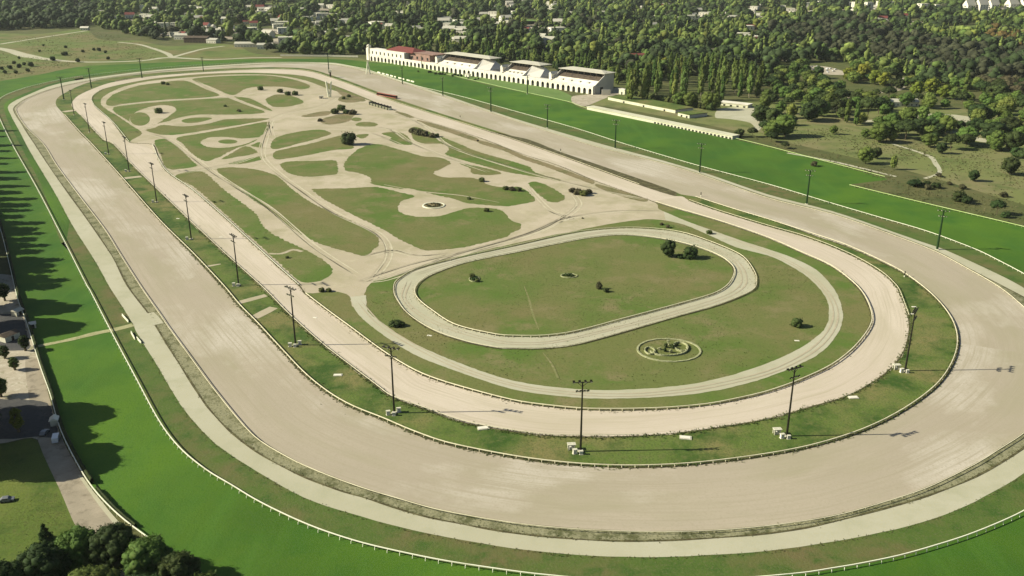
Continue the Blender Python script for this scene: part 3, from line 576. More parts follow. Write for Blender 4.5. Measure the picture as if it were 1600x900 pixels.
hedge('dark hedge under the white rail on the left boundary', [(-36,255),(1,350),(17,410),(30,465),(44,502),(65,570),(81,615),(98,672),(128,731),(145,757)], 1.0, 2.1, L_dark)
hedge('low dark hedge along the lower left boundary rail', [(152,766),(183,800),(214,826)], .7, 1.5, L_dark)
# ------------------------------------------------------------------ low vegetation along boundaries (uncountable)
def tufts(name, pts_fn, n, hmin, hmax, m, blades=5, wid=0.10, z0=0.02):
    V = []; F = []
    for i in range(n):
        p = pts_fn()
        if p is None: continue
        h = random.uniform(hmin, hmax)
        for b in range(blades):
            an = random.uniform(0, 2*PI); ln = random.uniform(0.15, 0.6)*h; w = wid*random.uniform(.7, 1.5)*(h/0.5)
            bx = p.x+random.uniform(-.25, .25)*h*1.6; by = p.y+random.uniform(-.25, .25)*h*1.6
            dx, dy = math.cos(an), math.sin(an); k = len(V)
            V += [(bx-dy*w, by+dx*w, z0), (bx+dy*w, by-dx*w, z0), (bx+dx*ln, by+dy*ln, z0+h*random.uniform(.7, 1))]
            F.append((k, k+1, k+2))
    me = arr_mesh(name, np.array(V), np.array(F)); o = link(name, me, m); o['kind'] = 'stuff'; return o
def along(path, closed, spread, off=0.0, top=0):
    w = smooth([Vector((p.x, p.y, 0)) for p in PP(path)], closed, 4); rs = resample(w, 1.0, closed)
    rs = [q for q in rs if in_view(q[0])[0] and in_view(q[0])[1] < 900]
    wts = np.array([1/max(200, in_view(q[0])[1])**1.6 for q in rs]); wts /= wts.sum(); cum = np.cumsum(wts)
    def f():
        i = min(len(rs)-1, int(np.searchsorted(cum, random.random()))); p, d = rs[i]
        nn = Vector((-d.y, d.x, 0)); return p+nn*(off+random.gauss(0, 1)*spread)+d*random.random()
    return f
L_tuft = mat('weed blades', (0.085, 0.125, 0.03), layers=[(0.15, (0.15, 0.15, 0.06), 0.45, 0.62), (0.4, (0.05, 0.085, 0.02), 0.5, 0.7)], trans=0.2)
L_scrub = mat('scrub blades', (0.17, 0.18, 0.075), layers=[(0.05, (0.24, 0.21, 0.11), 0.45, 0.62), (0.2, (0.09, 0.12, 0.04), 0.5, 0.7)], trans=0.35)
L_dry = mat('dry weed blades', (0.20, 0.19, 0.09), layers=[(0.2, (0.12, 0.13, 0.045), 0.45, 0.62), (0.5, (0.08, 0.09, 0.03), 0.52, 0.7)], trans=0.35)
tufts('weeds', along(M_OUT[1:38], False, 0.7), 5200, .3, .8, L_tuft)
tufts('weeds', along(M_IN[1:38], False, 0.8), 4500, .3, .9, L_tuft)
tufts('weeds', along([((a+c)/2, (b+d)/2) for (a, b), (c, d) in zip(M_OUT[8:34], M_OUT[8:34])], False, 3.0, 0), 10, .3, .9, L_tuft)
tufts('weeds', along(PATH_IN, True, 0.5, -.4), 1500, .2, .55, L_dry)
tufts('weeds', along(DIRT, True, 0.5, 0.8), 900, .2, .5, L_dry)
tufts('weeds', along(PATH_OUT, True, 0.4, .5), 1200, .2, .5, L_dry)
tufts('weeds', along(I_OUT, True, 0.8), 4200, .3, .7, L_dry)
tufts('weeds', along(OVAL_O, True, 0.6), 2200, .3, .7, L_dry)
tufts('weeds', along(OVAL_I, True, 0.7), 2400, .3, .7, L_dry)
SOUTH = [ring_i+[(1040,345)], OVAL_I]
tufts('dry_grass', in_polys(ISL+SOUTH), 9000, .12, .35, L_dry, 5, .13, .26)
tufts('grass_clumps', in_polys(ISL+SOUTH), 8000, .12, .4, L_tuft, 5, .13, .26)
tufts('scrub', in_polys([[(1150,208),(1385,283),(1330,292),(1600,352),(1640,250),(1500,215),(1300,200)]]), 2600, .3, 1.0, L_scrub, 6, .22)
tufts('scrub', in_polys([[(0,62),(150,50),(260,75),(240,92),(140,94),(60,84)],[(0,82),(120,99),(60,116),(0,124)]]), 1800, .3, 1.1, L_scrub, 6, .25)
tufts('lawn_weeds', in_polys([[(-60,770),(90,770),(118,828),(60,900),(-60,900)]]), 2500, .08, .22, L_scrub, 5, .08)
# ------------------------------------------------------------------ floodlight masts
def make_mast(name, m, label, H=26.5, kr=1.0):
    t = thing(name, label, 'light mast')
    b = MB(); b.box(-.9, .9, -.9, .9, 0, .5); b.build('base', M_conc, t)
    p = MB(); p.tube([(0, 0, .5), (0, 0, H*.5), (0, 0, H)], [.40*kr, .32*kr, .24*kr], 8); p.build('pole', m, t)
    for i, (zz, half, n) in enumerate(((H-.2, 2.9, 4), (H-3.4, 1.9, 4))):
        a = MB(); a.box(-half, half, -.12, .12, zz-.12, zz+.12)
        if i == 0: a.bar((-half*.6, 0, zz), (0, 0, zz-1.6), .08); a.bar((half*.6, 0, zz), (0, 0, zz-1.6), .08)
        arm = a.build('crossarm', m, t)
        for k in range(n):
            x = -half+2*half*k/(n-1)
            for s in ((-1, 1) if i == 0 else (-1,)):
                l = MB(); R = Matrix.Translation((x, s*.45, zz+.28)) @ Matrix.Rotation(s*-.55, 4, 'X') @ Matrix.Rotation(random.uniform(-.3, .3), 4, 'Z')
                l.box(-.36, .36, -.2, .2, -.32, .32, R); lo = l.build('floodlight', m, arm)
                q = MB(); q.box(-.31, .31, s*.2, s*.215, -.27, .27, R); q.box(-.3, .3, -s*.2, -s*.22, -.2, .26, R); q.build('lens', M_lamp, None) if False else None
                lz = MB(); lz.box(-.31, .31, min(s*.2, s*.24), max(s*.2, s*.24), -.27, .27, R); z = lz.build('lamp_glass', M_lamp, arm)
    return t
def flat_parts(t):
    return t
near = Placer(make_mast('light_mast', M_dark, 'dark floodlight mast'))
lab_m = {907: 'dark floodlight mast nearest the camera, in the middle of the bottom bend',
 1229: 'dark floodlight mast right of the middle one on the bottom bend', 1414: 'dark floodlight mast on the right hand bend beside the inner track',
 616: 'dark floodlight mast with white cabinets at the lower left bend', 462: 'dark floodlight mast at the start of the bend, beside the path across the median',
 373: 'dark floodlight mast on the left straight, fifth from the bottom bend', 299: 'dark floodlight mast half way along the left straight', 245: 'dark floodlight mast on the upper left straight near the pale crossing'}
cab_pos = []
for (x, y, a) in [(907,706,0.1),(1229,682,0.5),(1414,580,1.0),(616,646,-0.35),(462,540,-.7),(373,446,-.9),(299,374,-.9),(245,316,-.9),(202,268,-.9),(170,241,-.9),(140,207,-.9),(116,180,-.9)]:
    near.put(P(x, y), a, 1.0 if y > 200 else .95, lab_m.get(x, 'thin dark floodlight mast at the far end of the left median'), 'floodlight masts along the median')
    if y > 230: cab_pos.append((x, y))
far = Placer(make_mast('light_mast', M_green, 'green light mast', 23.0, 1.7))
for (x, y, sc) in [(1464,390,1),(1260,319,1),(1093,270,.97),(961,232,1.05),(855,200,.95),(767,175,1.1),(692,150,.92),(629,132,.95)]:
    far.put(P(x, y), -.5, sc, {1464: 'dark green light mast beside the dirt track, nearest one of the right row', 1260: 'dark green light mast, second of the right row from the camera'}.get(x, 'dark green light mast between the far dirt straight and the turf'), 'green masts along the right straight')
for (x, y, sc) in [(659,107,.75),(824,147,.95),(514,114,1.1),(100,156,1.1),(143,138,1.05),(222,122,1.1),(318,112,.85)]:
    far.put(P(x, y), .3, sc, {659: 'green light mast in front of the red roofed pavilion', 824: 'green light mast on the lawn before the middle grandstand', 514: 'green light mast near the far white fence at the top bend'}.get(x, 'green light mast by the far left bend'), 'green masts round the top of the course')
# cabinets and sheds at the mast bases
def make_cabinet():
    t = thing('equipment_cabinet', 'white cabinet', 'cabinet')
    b = MB(); b.box(-1.0, 1.0, -.7, .7, 0, .35); b.build('plinth', M_conc, t)
    b = MB(); b.box(-.8, .8, -.5, .5, .35, 2.1); b.build('body', M_wall, t)
    b = MB(); b.box(-.95, .95, -.65, .65, 2.1, 2.28); b.build('lid', M_conc, t)
    b = MB(); b.box(-.6, .6, -.53, -.503, .55, 1.9); d = b.build('door', M_wallg, t)
    return t
def make_shelter():
    t = thing('equipment_shelter', 'white frame shelter', 'shelter')
    b = MB(); b.box(-1.7, 1.7, -1.1, 1.1, 2.5, 2.8); b.build('roof', M_conc, t)
    for x in (-1.35, .9):
        for y in (-.8, .8):
            q = MB(); q.box(x-.16, x+.3, y-.16, y+.16, 0, 2.5); q.build('leg', M_conc, t)
    b = MB(); b.box(-.9, .7, -.5, .5, 0, 1.5); b.build('switch_box', M_wallg, t)
    return t
cabs = Placer(make_cabinet()); shl = Placer(make_shelter())
where = {907: 'at the foot of the nearest mast', 1229: 'at the foot of the mast right of the nearest', 1414: 'at the foot of the mast on the right bend', 616: 'at the foot of the lower left mast', 462: 'at the foot of the mast where the bend begins'}
where_old = {907: 'at the foot of the nearest mast', 1229: 'at the foot of the mast right of the nearest one', 1414: 'at the foot of the mast on the right bend', 616: 'at the foot of the lower left mast', 462: 'at the foot of the mast where the bend begins'}
for (x, y) in cab_pos:
    b = P(x, y); w = where.get(x, 'at the foot of a mast on the left straight')
    if x in (907, 1414, 1229): shl.put(b+Vector((-3.0, 1.4, 0)), .1, .85, 'open white shelter on legs '+w, 'shelters at the mast bases')
    cabs.put(b+Vector((-2.0, -1.4, 0)), .25, .85, 'large white cabinet '+w, 'cabinets at the mast bases')
    if y > 400: cabs.put(b+Vector((.1, -1.9, 0)), .05, .7, 'small cabinet before the pole '+w, 'small cabinets at the mast bases')
    if x in (616, 462): cabs.put(b+Vector((1.6, .8, 0)), .3, .85, 'small cabinet behind the pole '+w, 'small cabinets at the mast bases')
def make_cover():
    t = thing('manhole_cover', 'pale slab', 'slab')
    b = MB(); b.box(-1.6, 1.6, -.9, .9, 0, .35); b.build('frame', M_conc, t)
    b = MB(); b.box(-1.3, 1.3, -.65, .65, .35, .45); b.build('lid', M_wall, t); return t
cv = Placer(make_cover())
for x, y, l in [(528,587,'pale concrete slab in the median grass left of the lower left mast'),(755,670,'pale concrete slab in the median grass between the two lower masts'),(1071,685,'long pale concrete slab in the median grass right of the nearest mast'),(1333,622,'pale concrete slab beside the inner track on the lower right bend'),
                (1428,480,'small pale slab at the top of the right hand median'),(1426,491,'tiny pale slab second from the top of the right median'),(492,497,'small pale slab beside the left inner rail'),(345,371,'small pale slab in the left median'),(278,342,'tiny pale slab in the upper left median'),
                (1245,533,'tiny pale slab in the southern infield grass at right'),(671,525,'tiny pale slab in the grass south of the small oval'),(740,503,'pale slab inside the left end of the small oval'),(752,450,'pale slab inside the oval near the curved flower bed')]:
    cv.put(P(x, y), random.uniform(-.3, .3), {528: 1.1, 755: 1.3, 1071: 1.3, 1333: 1.2}.get(x, .7), l)
def barrier(x, y, x2, y2, label):
    a, b = P(x, y), P(x2, y2); t = thing('low_barrier', label, 'barrier', a, math.atan2(b.y-a.y, b.x-a.x)); l = (b-a).length
    q = MB(); q.box(0, l, -.25, .25, 0, .2); q.build('foot', M_conc, t); q = MB(); q.box(0.05, l-.05, -.1, .1, .2, 1.0); q.build('panel', M_white, t)
barrier(191,493,201,504,'short white barrier on the grass above the turf crossing')
barrier(205,520,211,531,'short white barrier on the grass just below the turf crossing')
barrier(214,529,221,537,'short white barrier beside the sandy path, second below the crossing')
# ------------------------------------------------------------------ towers and track furniture
def a_tower(x, y, h, w, label, apex=True):
    t = thing('finish_tower', label, 'tower', P(x, y), .2)
    for s in (-1, 1):
        q = MB()
        if apex: q.bar((s*w, 0, 0), (s*.35, 0, h), .85, .7, 6)
        else: q.bar((s*w*.35, 0, 0), (s*w, 0, h), .9, 1.15, 6)
        q.build('leg', M_white, t)
    q = MB(); q.box(-w*.5, w*.5, -.3, .3, h*.45, h*.45+.8); q.build('crossbeam', M_white, t)
    q = MB()
    if apex: q.box(-1.2, 1.2, -1, 1, h, h+1.6)
    else: q.box(-w*.3, w*.3, -.3, .3, h*.2, h*.2+3)
    q.build('cabin', M_white, t)
    return t
a_tower(575.5,116,15.5,2.6,'white A shaped frame tower at the far end of the right rail')
a_tower(515,152,18,2.7,'white twin post tower on the infield side of the top bend', False)
t = thing('judge_box', 'small white box tower on the far median near the twin post tower', 'tower', P(516.5,121), .2)
q = MB(); q.box(-1.1, 1.1, -1.1, 1.1, 0, 7); q.build('shaft', M_brownshade, t); q = MB(); q.box(-1.8, 1.8, -1.8, 1.8, 7, 9.5); q.build('cabin', M_white, t); q = MB(); q.box(-2.1, 2.1, -2.1, 2.1, 9.5, 9.8); q.build('roof', M_conc, t)
t = thing('kiosk', 'little white kiosk left of the twin post tower', 'kiosk', P(502,154), .2)
q = MB(); q.box(-2.4, 2.4, -1.8, 1.8, 0, 3); q.build('wall', M_wall, t); q = MB(); q.box(-2.8, 2.8, -2.2, 2.2, 3, 3.3); q.build('roof', M_roofg, t); q = MB(); q.box(-.6, .6, -1.85, -1.803, 0, 2.1); q.build('door', M_open, t)
for (x, y, h, l) in [(508,84,15,'tall white post behind the far fence')]:
    t = thing('white_post', l, 'post', P(x, y)); q = MB(); q.bar((0,0,0),(0,0,h),.6,.5); q.build('shaft', M_white, t); q = MB(); q.box(-.9,.9,-.9,.9,h,h+1.4); q.build('cap', M_white, t)
def make_stall():
    t = thing('starting_stall', 'dark starting stall', 'starting stall')
    for s in (-1.6, 1.6):
        q = MB(); q.box(s-.1, s+.1, -1.6, 1.6, .3, 2.2); q.build('side_panel', M_white, t)
    q = MB(); q.add([(-1.9, -1.9, 2.3), (1.9, -1.9, 2.3), (1.9, 1.9, 2.3), (-1.9, 1.9, 2.3), (0, -1.9, 3.2), (0, 1.9, 3.2)], [(0, 1, 4), (2, 3, 5), (1, 2, 5, 4), (3, 0, 4, 5), (0, 3, 2, 1)]); q.build('canopy', M_dark, t)
    q = MB(); q.box(-1.5, 1.5, -.1, .1, .3, 2.2); q.build('gate', M_dark, t)
    q = MB(); q.box(-1.8, 1.8, -1.8, 1.8, .1, .3); q.build('chassis', M_dark, t)
    return t
st = Placer(make_stall())
for k in range(7):
    f = k/6; st.put(P(580+28*f, 164+8*f), -.9, 1.25, 'dark roofed starting stall in the row parked on the inner track', 'starting stalls on the inner track')
t = thing('starting_gate', 'red starting gate standing on the far dirt straight', 'starting gate', P(590,149), -1.02)
gd = (P(612,153)-P(590,149)); GL = 36
t.rotation_euler = (0, 0, math.atan2(gd.y, gd.x))
q = MB(); q.box(0, GL, -1.6, 1.6, .5, 1.1); q.build('chassis', M_redp, t)
q = MB(); q.box(0, GL, -1.2, 1.2, 3.2, 3.5); q.build('gantry', M_redp, t)
for k in range(13):
    q = MB(); q.box(k*GL/12-.15 if k else 0, k*GL/12+.15, -1.4, 1.4, 1.1, 3.2); q.build('partition', M_dark, t)
for k in (1, 11):
    for s in (-1.5, 1.5): q = MB(); q.bar((k*3, s-.2, .5), (k*3, s+.2, .5), .5, .5, 12); q.build('wheel', M_tyre, t)
def car(name, label, paint, pos, rz, van=False, proto=False):
    t = thing(name, label, 'van' if van else 'car', pos, rz)
    L, W = (5.2, 2.0) if van else (4.3, 1.8); b = MB()
    if van: prof = [(-2.6,.4),(2.6,.4),(2.6,1.0),(2.1,1.25),(1.6,2.1),(-2.5,2.15),(-2.6,2.0)]
    else: prof = [(-2.15,.35),(2.15,.35),(2.15,.8),(1.2,.95),(.55,1.45),(-1.1,1.48),(-1.75,1.0),(-2.15,.9)]
    n = len(prof); vs = [(x, -W/2, z) for x, z in prof]+[(x, W/2, z) for x, z in prof]
    b.add(vs, [tuple(range(n)), tuple(range(2*n-1, n-1, -1))]+[(i, n+i, n+(i+1) % n, (i+1) % n) for i in range(n)])
    b.build('body', paint, t)
    g_ = MB()
    if van: g_.add([(2.08,-.85,1.32),(2.08,.85,1.32),(1.66,.8,2.0),(1.66,-.8,2.0)], [(0,1,2,3)]); g_.add([(2.12,-.85,1.32),(2.12,.85,1.32),(1.7,.8,2.02),(1.7,-.8,2.02)], [(0,1,2,3)])
    else: g_.add([(1.2,-.8,1.0),(1.2,.8,1.0),(.6,.72,1.44),(.6,-.72,1.44)], [(0,1,2,3)])
    g_.box(-1.0, .5, -W/2-.01, W/2+.01, 1.05 if not van else 1.3, 1.38 if not van else 1.85)
    g_.build('window', M_glass, t)
    for x in (-1.35, 1.35):
        for s in (-1, 1):
            w = MB(); w.bar((x, s*(W/2-.2), .34), (x, s*(W/2+.02), .34), .34, .34, 12); w.build('wheel', M_tyre, t)
    return t
car('parked_van', 'white van parked on the shaded road beside the left boundary rail', M_carw, P(88,688), 1.9, True)
car('parked_car', 'grey car half in shade left of the white van', M_carg, P(70,678), 1.6)
#car('parked_car', 'dark red car parked on the sandy yard at the left edge', M_carr, P(28,600), .4)
#car('parked_car', 'white car parked on the yard near the left edge under a tree', M_carw, P(22,508), 1.4)
car('parked_car', 'small grey car alone on the grass at the lower left edge', M_carg, P(11,783), .3)
def marker(x, y, label, h=2.6):
    t = thing('distance_post', label, 'post', P(x, y)); q = MB(); q.bar((0,0,0),(0,0,1.0),.28); q.build('base', M_white, t)
    q = MB(); q.bar((0,0,1.0),(0,0,h),.26,.3); q.build('shaft', M_dark, t)
marker(719,185,'dark topped distance post on the far median, farthest of four',3)
marker(876,238,'dark topped distance post on the far median left of the gap',3)
marker(1095,307,'dark topped distance post at the gap where the two tracks join',3)
marker(1413,433,'dark topped distance post on the rail of the right hand bend',3.2)

# ------------------------------------------------------------------ grandstands
GA, GB_ = P(578,94.5), P(926,148); gu = (GB_-GA); GLEN = gu.length; GANG = math.atan2(gu.y, gu.x); gu = gu.normalized()
gv = Vector((-gu.y, gu.x, 0))
def u_at(px):
    lo, hi = 0.0, GLEN*1.3
    for _ in range(40):
        mid = (lo+hi)/2; p = GA+gu*mid; d = p-cam.location; z = d.y*CP-d.z*SP; x = 800+FPX*d.x/z
        if x < px: lo = mid
        else: hi = mid
    return (lo+hi)/2
AH = 9.0
def arcade(t, L_, n):
    """front wall with n arched openings, real holes, thickness 0.8"""
    w = L_/n; mb = MB(); ow = w*.27; z1 = 4.4; z0 = 0.0
    seg = 6; base0 = 0.0
    for k in range(n):
        cx = (k+.5)*w; x0 = k*w; x1 = (k+1)*w
        arch = [(cx-ow, z0)]+[(cx-ow*math.cos(PI*i/seg), z1+ow*math.sin(PI*i/seg)) for i in range(seg+1)]+[(cx+ow, z0)]
        for yy, rev in ((0.0, False), (.8, True)):
            # left pier, right pier and lintel as fans
            Lp = [(x0, yy, z0), (cx-ow, yy, z0), (cx-ow, yy, z1), (x0, yy, z1)]
            Rp = [(cx+ow, yy, z0), (x1, yy, z0), (x1, yy, z1), (cx+ow, yy, z1)]
            for q in (Lp, Rp): mb.add(q, [(0, 1, 2, 3) if not rev else (3, 2, 1, 0)])
            ap = arch[1:-1]
            for i in range(len(ap)-1):
                a, b = ap[i], ap[i+1]
                ta = x0+(x1-x0)*i/(len(ap)-1); tb = x0+(x1-x0)*(i+1)/(len(ap)-1)
                mb.add([(a[0], yy, a[1]), (b[0], yy, b[1]), (tb, yy, AH), (ta, yy, AH)], [(0, 1, 2, 3) if not rev else (3, 2, 1, 0)])
            mb.add([(x0, yy, z1), ap[0] and (ap[0][0], yy, ap[0][1]), (x0, yy, AH)], [(0, 1, 2) if not rev else (2, 1, 0)])
            mb.add([(ap[-1][0], yy, ap[-1][1]), (x1, yy, z1), (x1, yy, AH)], [(0, 1, 2) if not rev else (2, 1, 0)])
        for i in range(len(arch)-1):
            a, b = arch[i], arch[i+1]; mb.add([(a[0], 0, a[1]), (b[0], 0, b[1]), (b[0], .8, b[1]), (a[0], .8, a[1])], [(0, 1, 2, 3)])
    mb.add([(0, 0, AH), (L_, 0, AH), (L_, .8, AH), (0, .8, AH)], [(0, 1, 2, 3)])
    mb.build('arcade', M_wall, t)
    q = MB(); q.box(0, L_, -.25, 0-.005, AH-.9, AH-.4); q.box(0, L_, -.12, -.004, AH+.0, AH+.9); q.build('cornice', M_wall, t)
    q = MB(); q.box(0, L_, 5.0, 5.3, 0, AH-.6); q.build('inner_wall', M_open, t)
    for x in (0.0, L_-.5): q = MB(); q.box(x, x+.5, .805, 5.0, 0, AH-.6); q.build('end_wall', M_wallg, t)
def hip(mb, x0, x1, y0, y1, z, zr, inset):
    ym = (y0+y1)/2
    vs = [(x0, y0, z), (x1, y0, z), (x1, y1, z), (x0, y1, z), (x0+inset, ym, zr), (x1-inset, ym, zr),
          (x0, y0, z-.5), (x1, y0, z-.5), (x1, y1, z-.5), (x0, y1, z-.5)]
    mb.add(vs, [(0, 1, 5, 4), (2, 3, 4, 5), (1, 2, 5), (3, 0, 4), (0, 6, 7, 1), (1, 7, 8, 2), (2, 8, 9, 3), (3, 9, 6, 0), (9, 8, 7, 6)])
def stand(label, px0, px1, pr0, pr1, side_right=True):
    u0, u1 = u_at(px0), u_at(px1); L_ = u1-u0
    t = thing('grandstand', label, 'grandstand', GA+gu*u0, GANG, 'grey roofed grandstands')
    n = max(4, round(L_/9.2)); arcade(t, L_, n)
    s0, s1 = u_at(pr0)-u0, u_at(pr1)-u0
    # flat deck above the arcade
    q = MB(); q.box(0, L_, .81, 12, AH-.6, AH-.05); q.build('deck', M_wallg, t)
    # stepped seating: sunlit lower tiers, upper tiers browned to paint in the roof's shade
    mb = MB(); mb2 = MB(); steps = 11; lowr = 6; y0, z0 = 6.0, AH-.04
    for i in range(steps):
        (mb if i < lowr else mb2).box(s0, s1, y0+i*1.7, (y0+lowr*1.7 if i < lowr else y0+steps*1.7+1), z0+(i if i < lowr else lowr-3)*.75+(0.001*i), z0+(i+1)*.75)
    mb.build('seating', M_wall, t); mb2.build('upper_seating', M_brownshade, t)
    zt = z0+steps*.75; yt = y0+steps*1.7
    for k in range(1, 5):
        x = s0+(s1-s0)*k/5; q = MB(); q.box(x-1.7, x+1.7, y0+2.2, y0+5.0, z0+.2, z0+3.2); q.build('stair_opening', M_wallg, t)
    q = MB(); q.box(s0, s1, yt+1.05, yt+1.5, 0, zt+6); q.build('rear_wall', M_open, t)
    q = MB(); q.box(s0, s1, yt+1.55, yt+13, 0, zt+4); q.build('back_block', M_wallg, t)
    for x in (s0-.8, s1+.05):
        w = MB(); pr = [(2.5, 0), (yt+13, 0), (yt+13, zt+4.5), (yt-1, zt+4.5), (y0-.5, z0+1.2), (2.5, z0+.5)]
        vs = [(x, a_, b_) for a_, b_ in pr]+[(x+.75, a_, b_) for a_, b_ in pr]; k = len(pr)
        w.add(vs, [tuple(range(k-1, -1, -1)), tuple(range(k, 2*k))]+[(i, (i+1) % k, k+(i+1) % k, k+i) for i in range(k)])
        w.build('side_wall', M_wallg, t)
    rf = MB(); hip(rf, s0-2, s1+(3 if side_right else 18), yt-6, yt+15, zt+5.2, zt+7.6, 15); rf.build('roof', M_roofg, t)
    if not side_right:
        w = MB(); a0, a1 = s1+.85, s1+26
        vs = [(a0, 9, 0), (a1, 11, 0), (a1, yt+12, 0), (a0, yt+12, 0), (a0, 9, AH+1), (a1, 11, AH+.3), (a1, yt+12, AH+1), (a0, yt+12, zt+3.8), (a0, yt-3, zt+3.6), (a1-9, yt+4, zt+1.0)]
        w.add(vs, [(0, 1, 5, 4), (1, 2, 6, 5), (2, 3, 7, 6), (3, 0, 4, 8, 7), (4, 5, 9, 8), (5, 6, 9), (6, 7, 9), (7, 8, 9), (3, 2, 1, 0)]); w.build('side_wing', M_wallg, t)
    for k in range(8):
        x = s0+1+(s1-s0-2)*k/7; q = MB(); q.bar((x, yt-5, zt-3.6), (x, yt-5, zt+4.6), .25); q.build('column', M_brownshade, t)
    # gabled stair house at the left end
    q = MB(); q.box(s0-5.6, s0-1.2, y0, y0+12, AH-.04, AH+7); g2 = q.build('stair_house', M_wall, t)
    q = MB(); q.add([(s0-6, y0-.3, AH+7), (s0-.9, y0-.3, AH+7), (s0-.9, y0+12.3, AH+7), (s0-6, y0+12.3, AH+7), (s0-3.4, y0-.3, AH+10), (s0-3.4, y0+12.3, AH+10)], [(0,1,4),(2,3,5),(1,2,5,4),(3,0,4,5),(0,3,2,1)]); q.build('gable', M_wall, t)
    if side_right:
        q = MB(); q.box(s1+.81, s1+.86, 14, 19, 0, 7); q.build('side_door', M_open, t)
    return t
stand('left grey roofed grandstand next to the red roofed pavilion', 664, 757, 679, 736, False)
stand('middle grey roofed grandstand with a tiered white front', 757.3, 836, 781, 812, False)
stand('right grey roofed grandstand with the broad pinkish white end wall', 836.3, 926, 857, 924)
# red roofed pavilion
u1 = u_at(663.7); t = thing('pavilion', 'white two storey pavilion with a red tiled roof left of the grandstands', 'pavilion', GA, GANG)
arcade(t, u1, max(6, round(u1/9.2)))
fw = u_at(631)
q = MB(); q.box(0, fw, 1.2, 14, AH-.5, AH+9); q.build('upper_storey', M_wall, t)
for k in range(8):
    x = fw*(k+.6)/8.4
    q = MB(); q.prism([(x-1.5,1.12),(x+1.5,1.12),(x+1.5,1.25),(x-1.5,1.25)], AH+1.4, AH+5.6); q.build('window', M_open, t)
q = MB(); hip(q, fw*.40, fw+14, 6, 34, AH+9.6, AH+15, 14); q.build('roof', M_roofr, t)
q = MB(); q.box(fw*.42, fw+12, 14.1, 32, 0, AH+9); q.build('rear_block', M_wall, t)
q = MB(); q.box(fw+.1, u1-1, 10, 34, 0, AH+9.5); q.build('side_block', M_rooft, t)
q = MB(); q.box(fw-.5, u1+8, 9, 36, AH+9.55, AH+10.1); q.build('flat_roof', M_rooft, t)
for k in range(4):
    x = fw+8+k*(u1-fw-14)/3; q = MB(); q.box(x-2, x+2, 9.9, 9.99, AH+1, AH+5); q.build('window', M_open, t)
t = thing('clock_tower', 'slim white tower at the left end of the pavilion', 'tower', GA-gu*6, GANG)
q = MB(); q.box(-3, 3, 0, 6.5, 0, 18); q.build('shaft', M_wall, t)
q = MB(); q.box(-2.3, 2.3, .9, 5.8, 18, 22); bf = q.build('belfry', M_wall, t)
q = MB(); q.box(-1, 1, .8, .89, 19, 21.3); q.build('opening', M_open, bf)
q = MB(); q.add([(-2.7,.6,22),(2.7,.6,22),(2.7,6.1,22),(-2.7,6.1,22),(0,3.4,24)], [(0,1,4),(1,2,4),(2,3,4),(3,0,4),(0,3,2,1)]); q.build('cap', M_roofg, t)
# steps in front of the right end wall
e = GA+gu*(GLEN+9)+gv*6
t = thing('outdoor_stairs', 'dark ramped stairs at the right end of the grandstands', 'stairs', e, GANG+.9)
for k in range(6): q = MB(); q.box(k*1.5, 9, -2, 2, k*.9+.002*k, (k+1)*.9); q.build('step', M_brownshade, t)
for s in (-2.35, 2.05): q = MB(); q.box(0, 10, s, s+.3, 0, 6.2); q.build('parapet', M_wall, t)
# long white low buildings to the right
def low_stand(label, a, b, depth, h, name, openings, roofm, x_open0=0.0):
    A, B = P(*a), P(*b); d = B-A; L_ = d.length; t = thing(name, label, 'terrace', A, math.atan2(d.y, d.x))
    q = MB(); q.box(0, L_, 0, .5, 0, h); q.build('front_wall', M_cream2, t)
    q = MB(); q.box(0, L_, .505, depth, 0, h-.35); q.build('body', M_wallg, t)
    q = MB(); q.box(-.5, L_+.5, -.6, depth+.5, h+.01, h+.4); q.build('roof', roofm, t)
    for k in range(openings):
        x = L_*(x_open0+(1-x_open0)*(k+.5)/openings); q = MB(); q.box(x-1.3, x+1.3, -.03, -.003, 0, h*.55); q.build('opening', M_open, t)
    return t
low_stand('long low white terrace building at the turf edge with small dark openings', (917,171), (1144,218), 9, 2.9, 'terrace_building', 22, M_cream2, .5)
low_stand('long low stand with an olive roof and a white front above the brown lawn', (950,156), (1055,177), 26, 3.4, 'low_stand', 3, M_median, .1)
low_stand('short low stand with a white front at the right end of the olive roofed one', (1059,181), (1077,185), 24, 3.4, 'low_stand', 2, M_median, .1)
low_stand('pale low shed under the trees behind the sandy paddock', (1122,164), (1168,169), 12, 3.2, 'low_shed', 4, M_wall, .1)
low_stand('small white hut between the right grandstand and the hedge', (967,147), (976,149), 5, 6, 'gate_hut', 1, M_wall, 0)

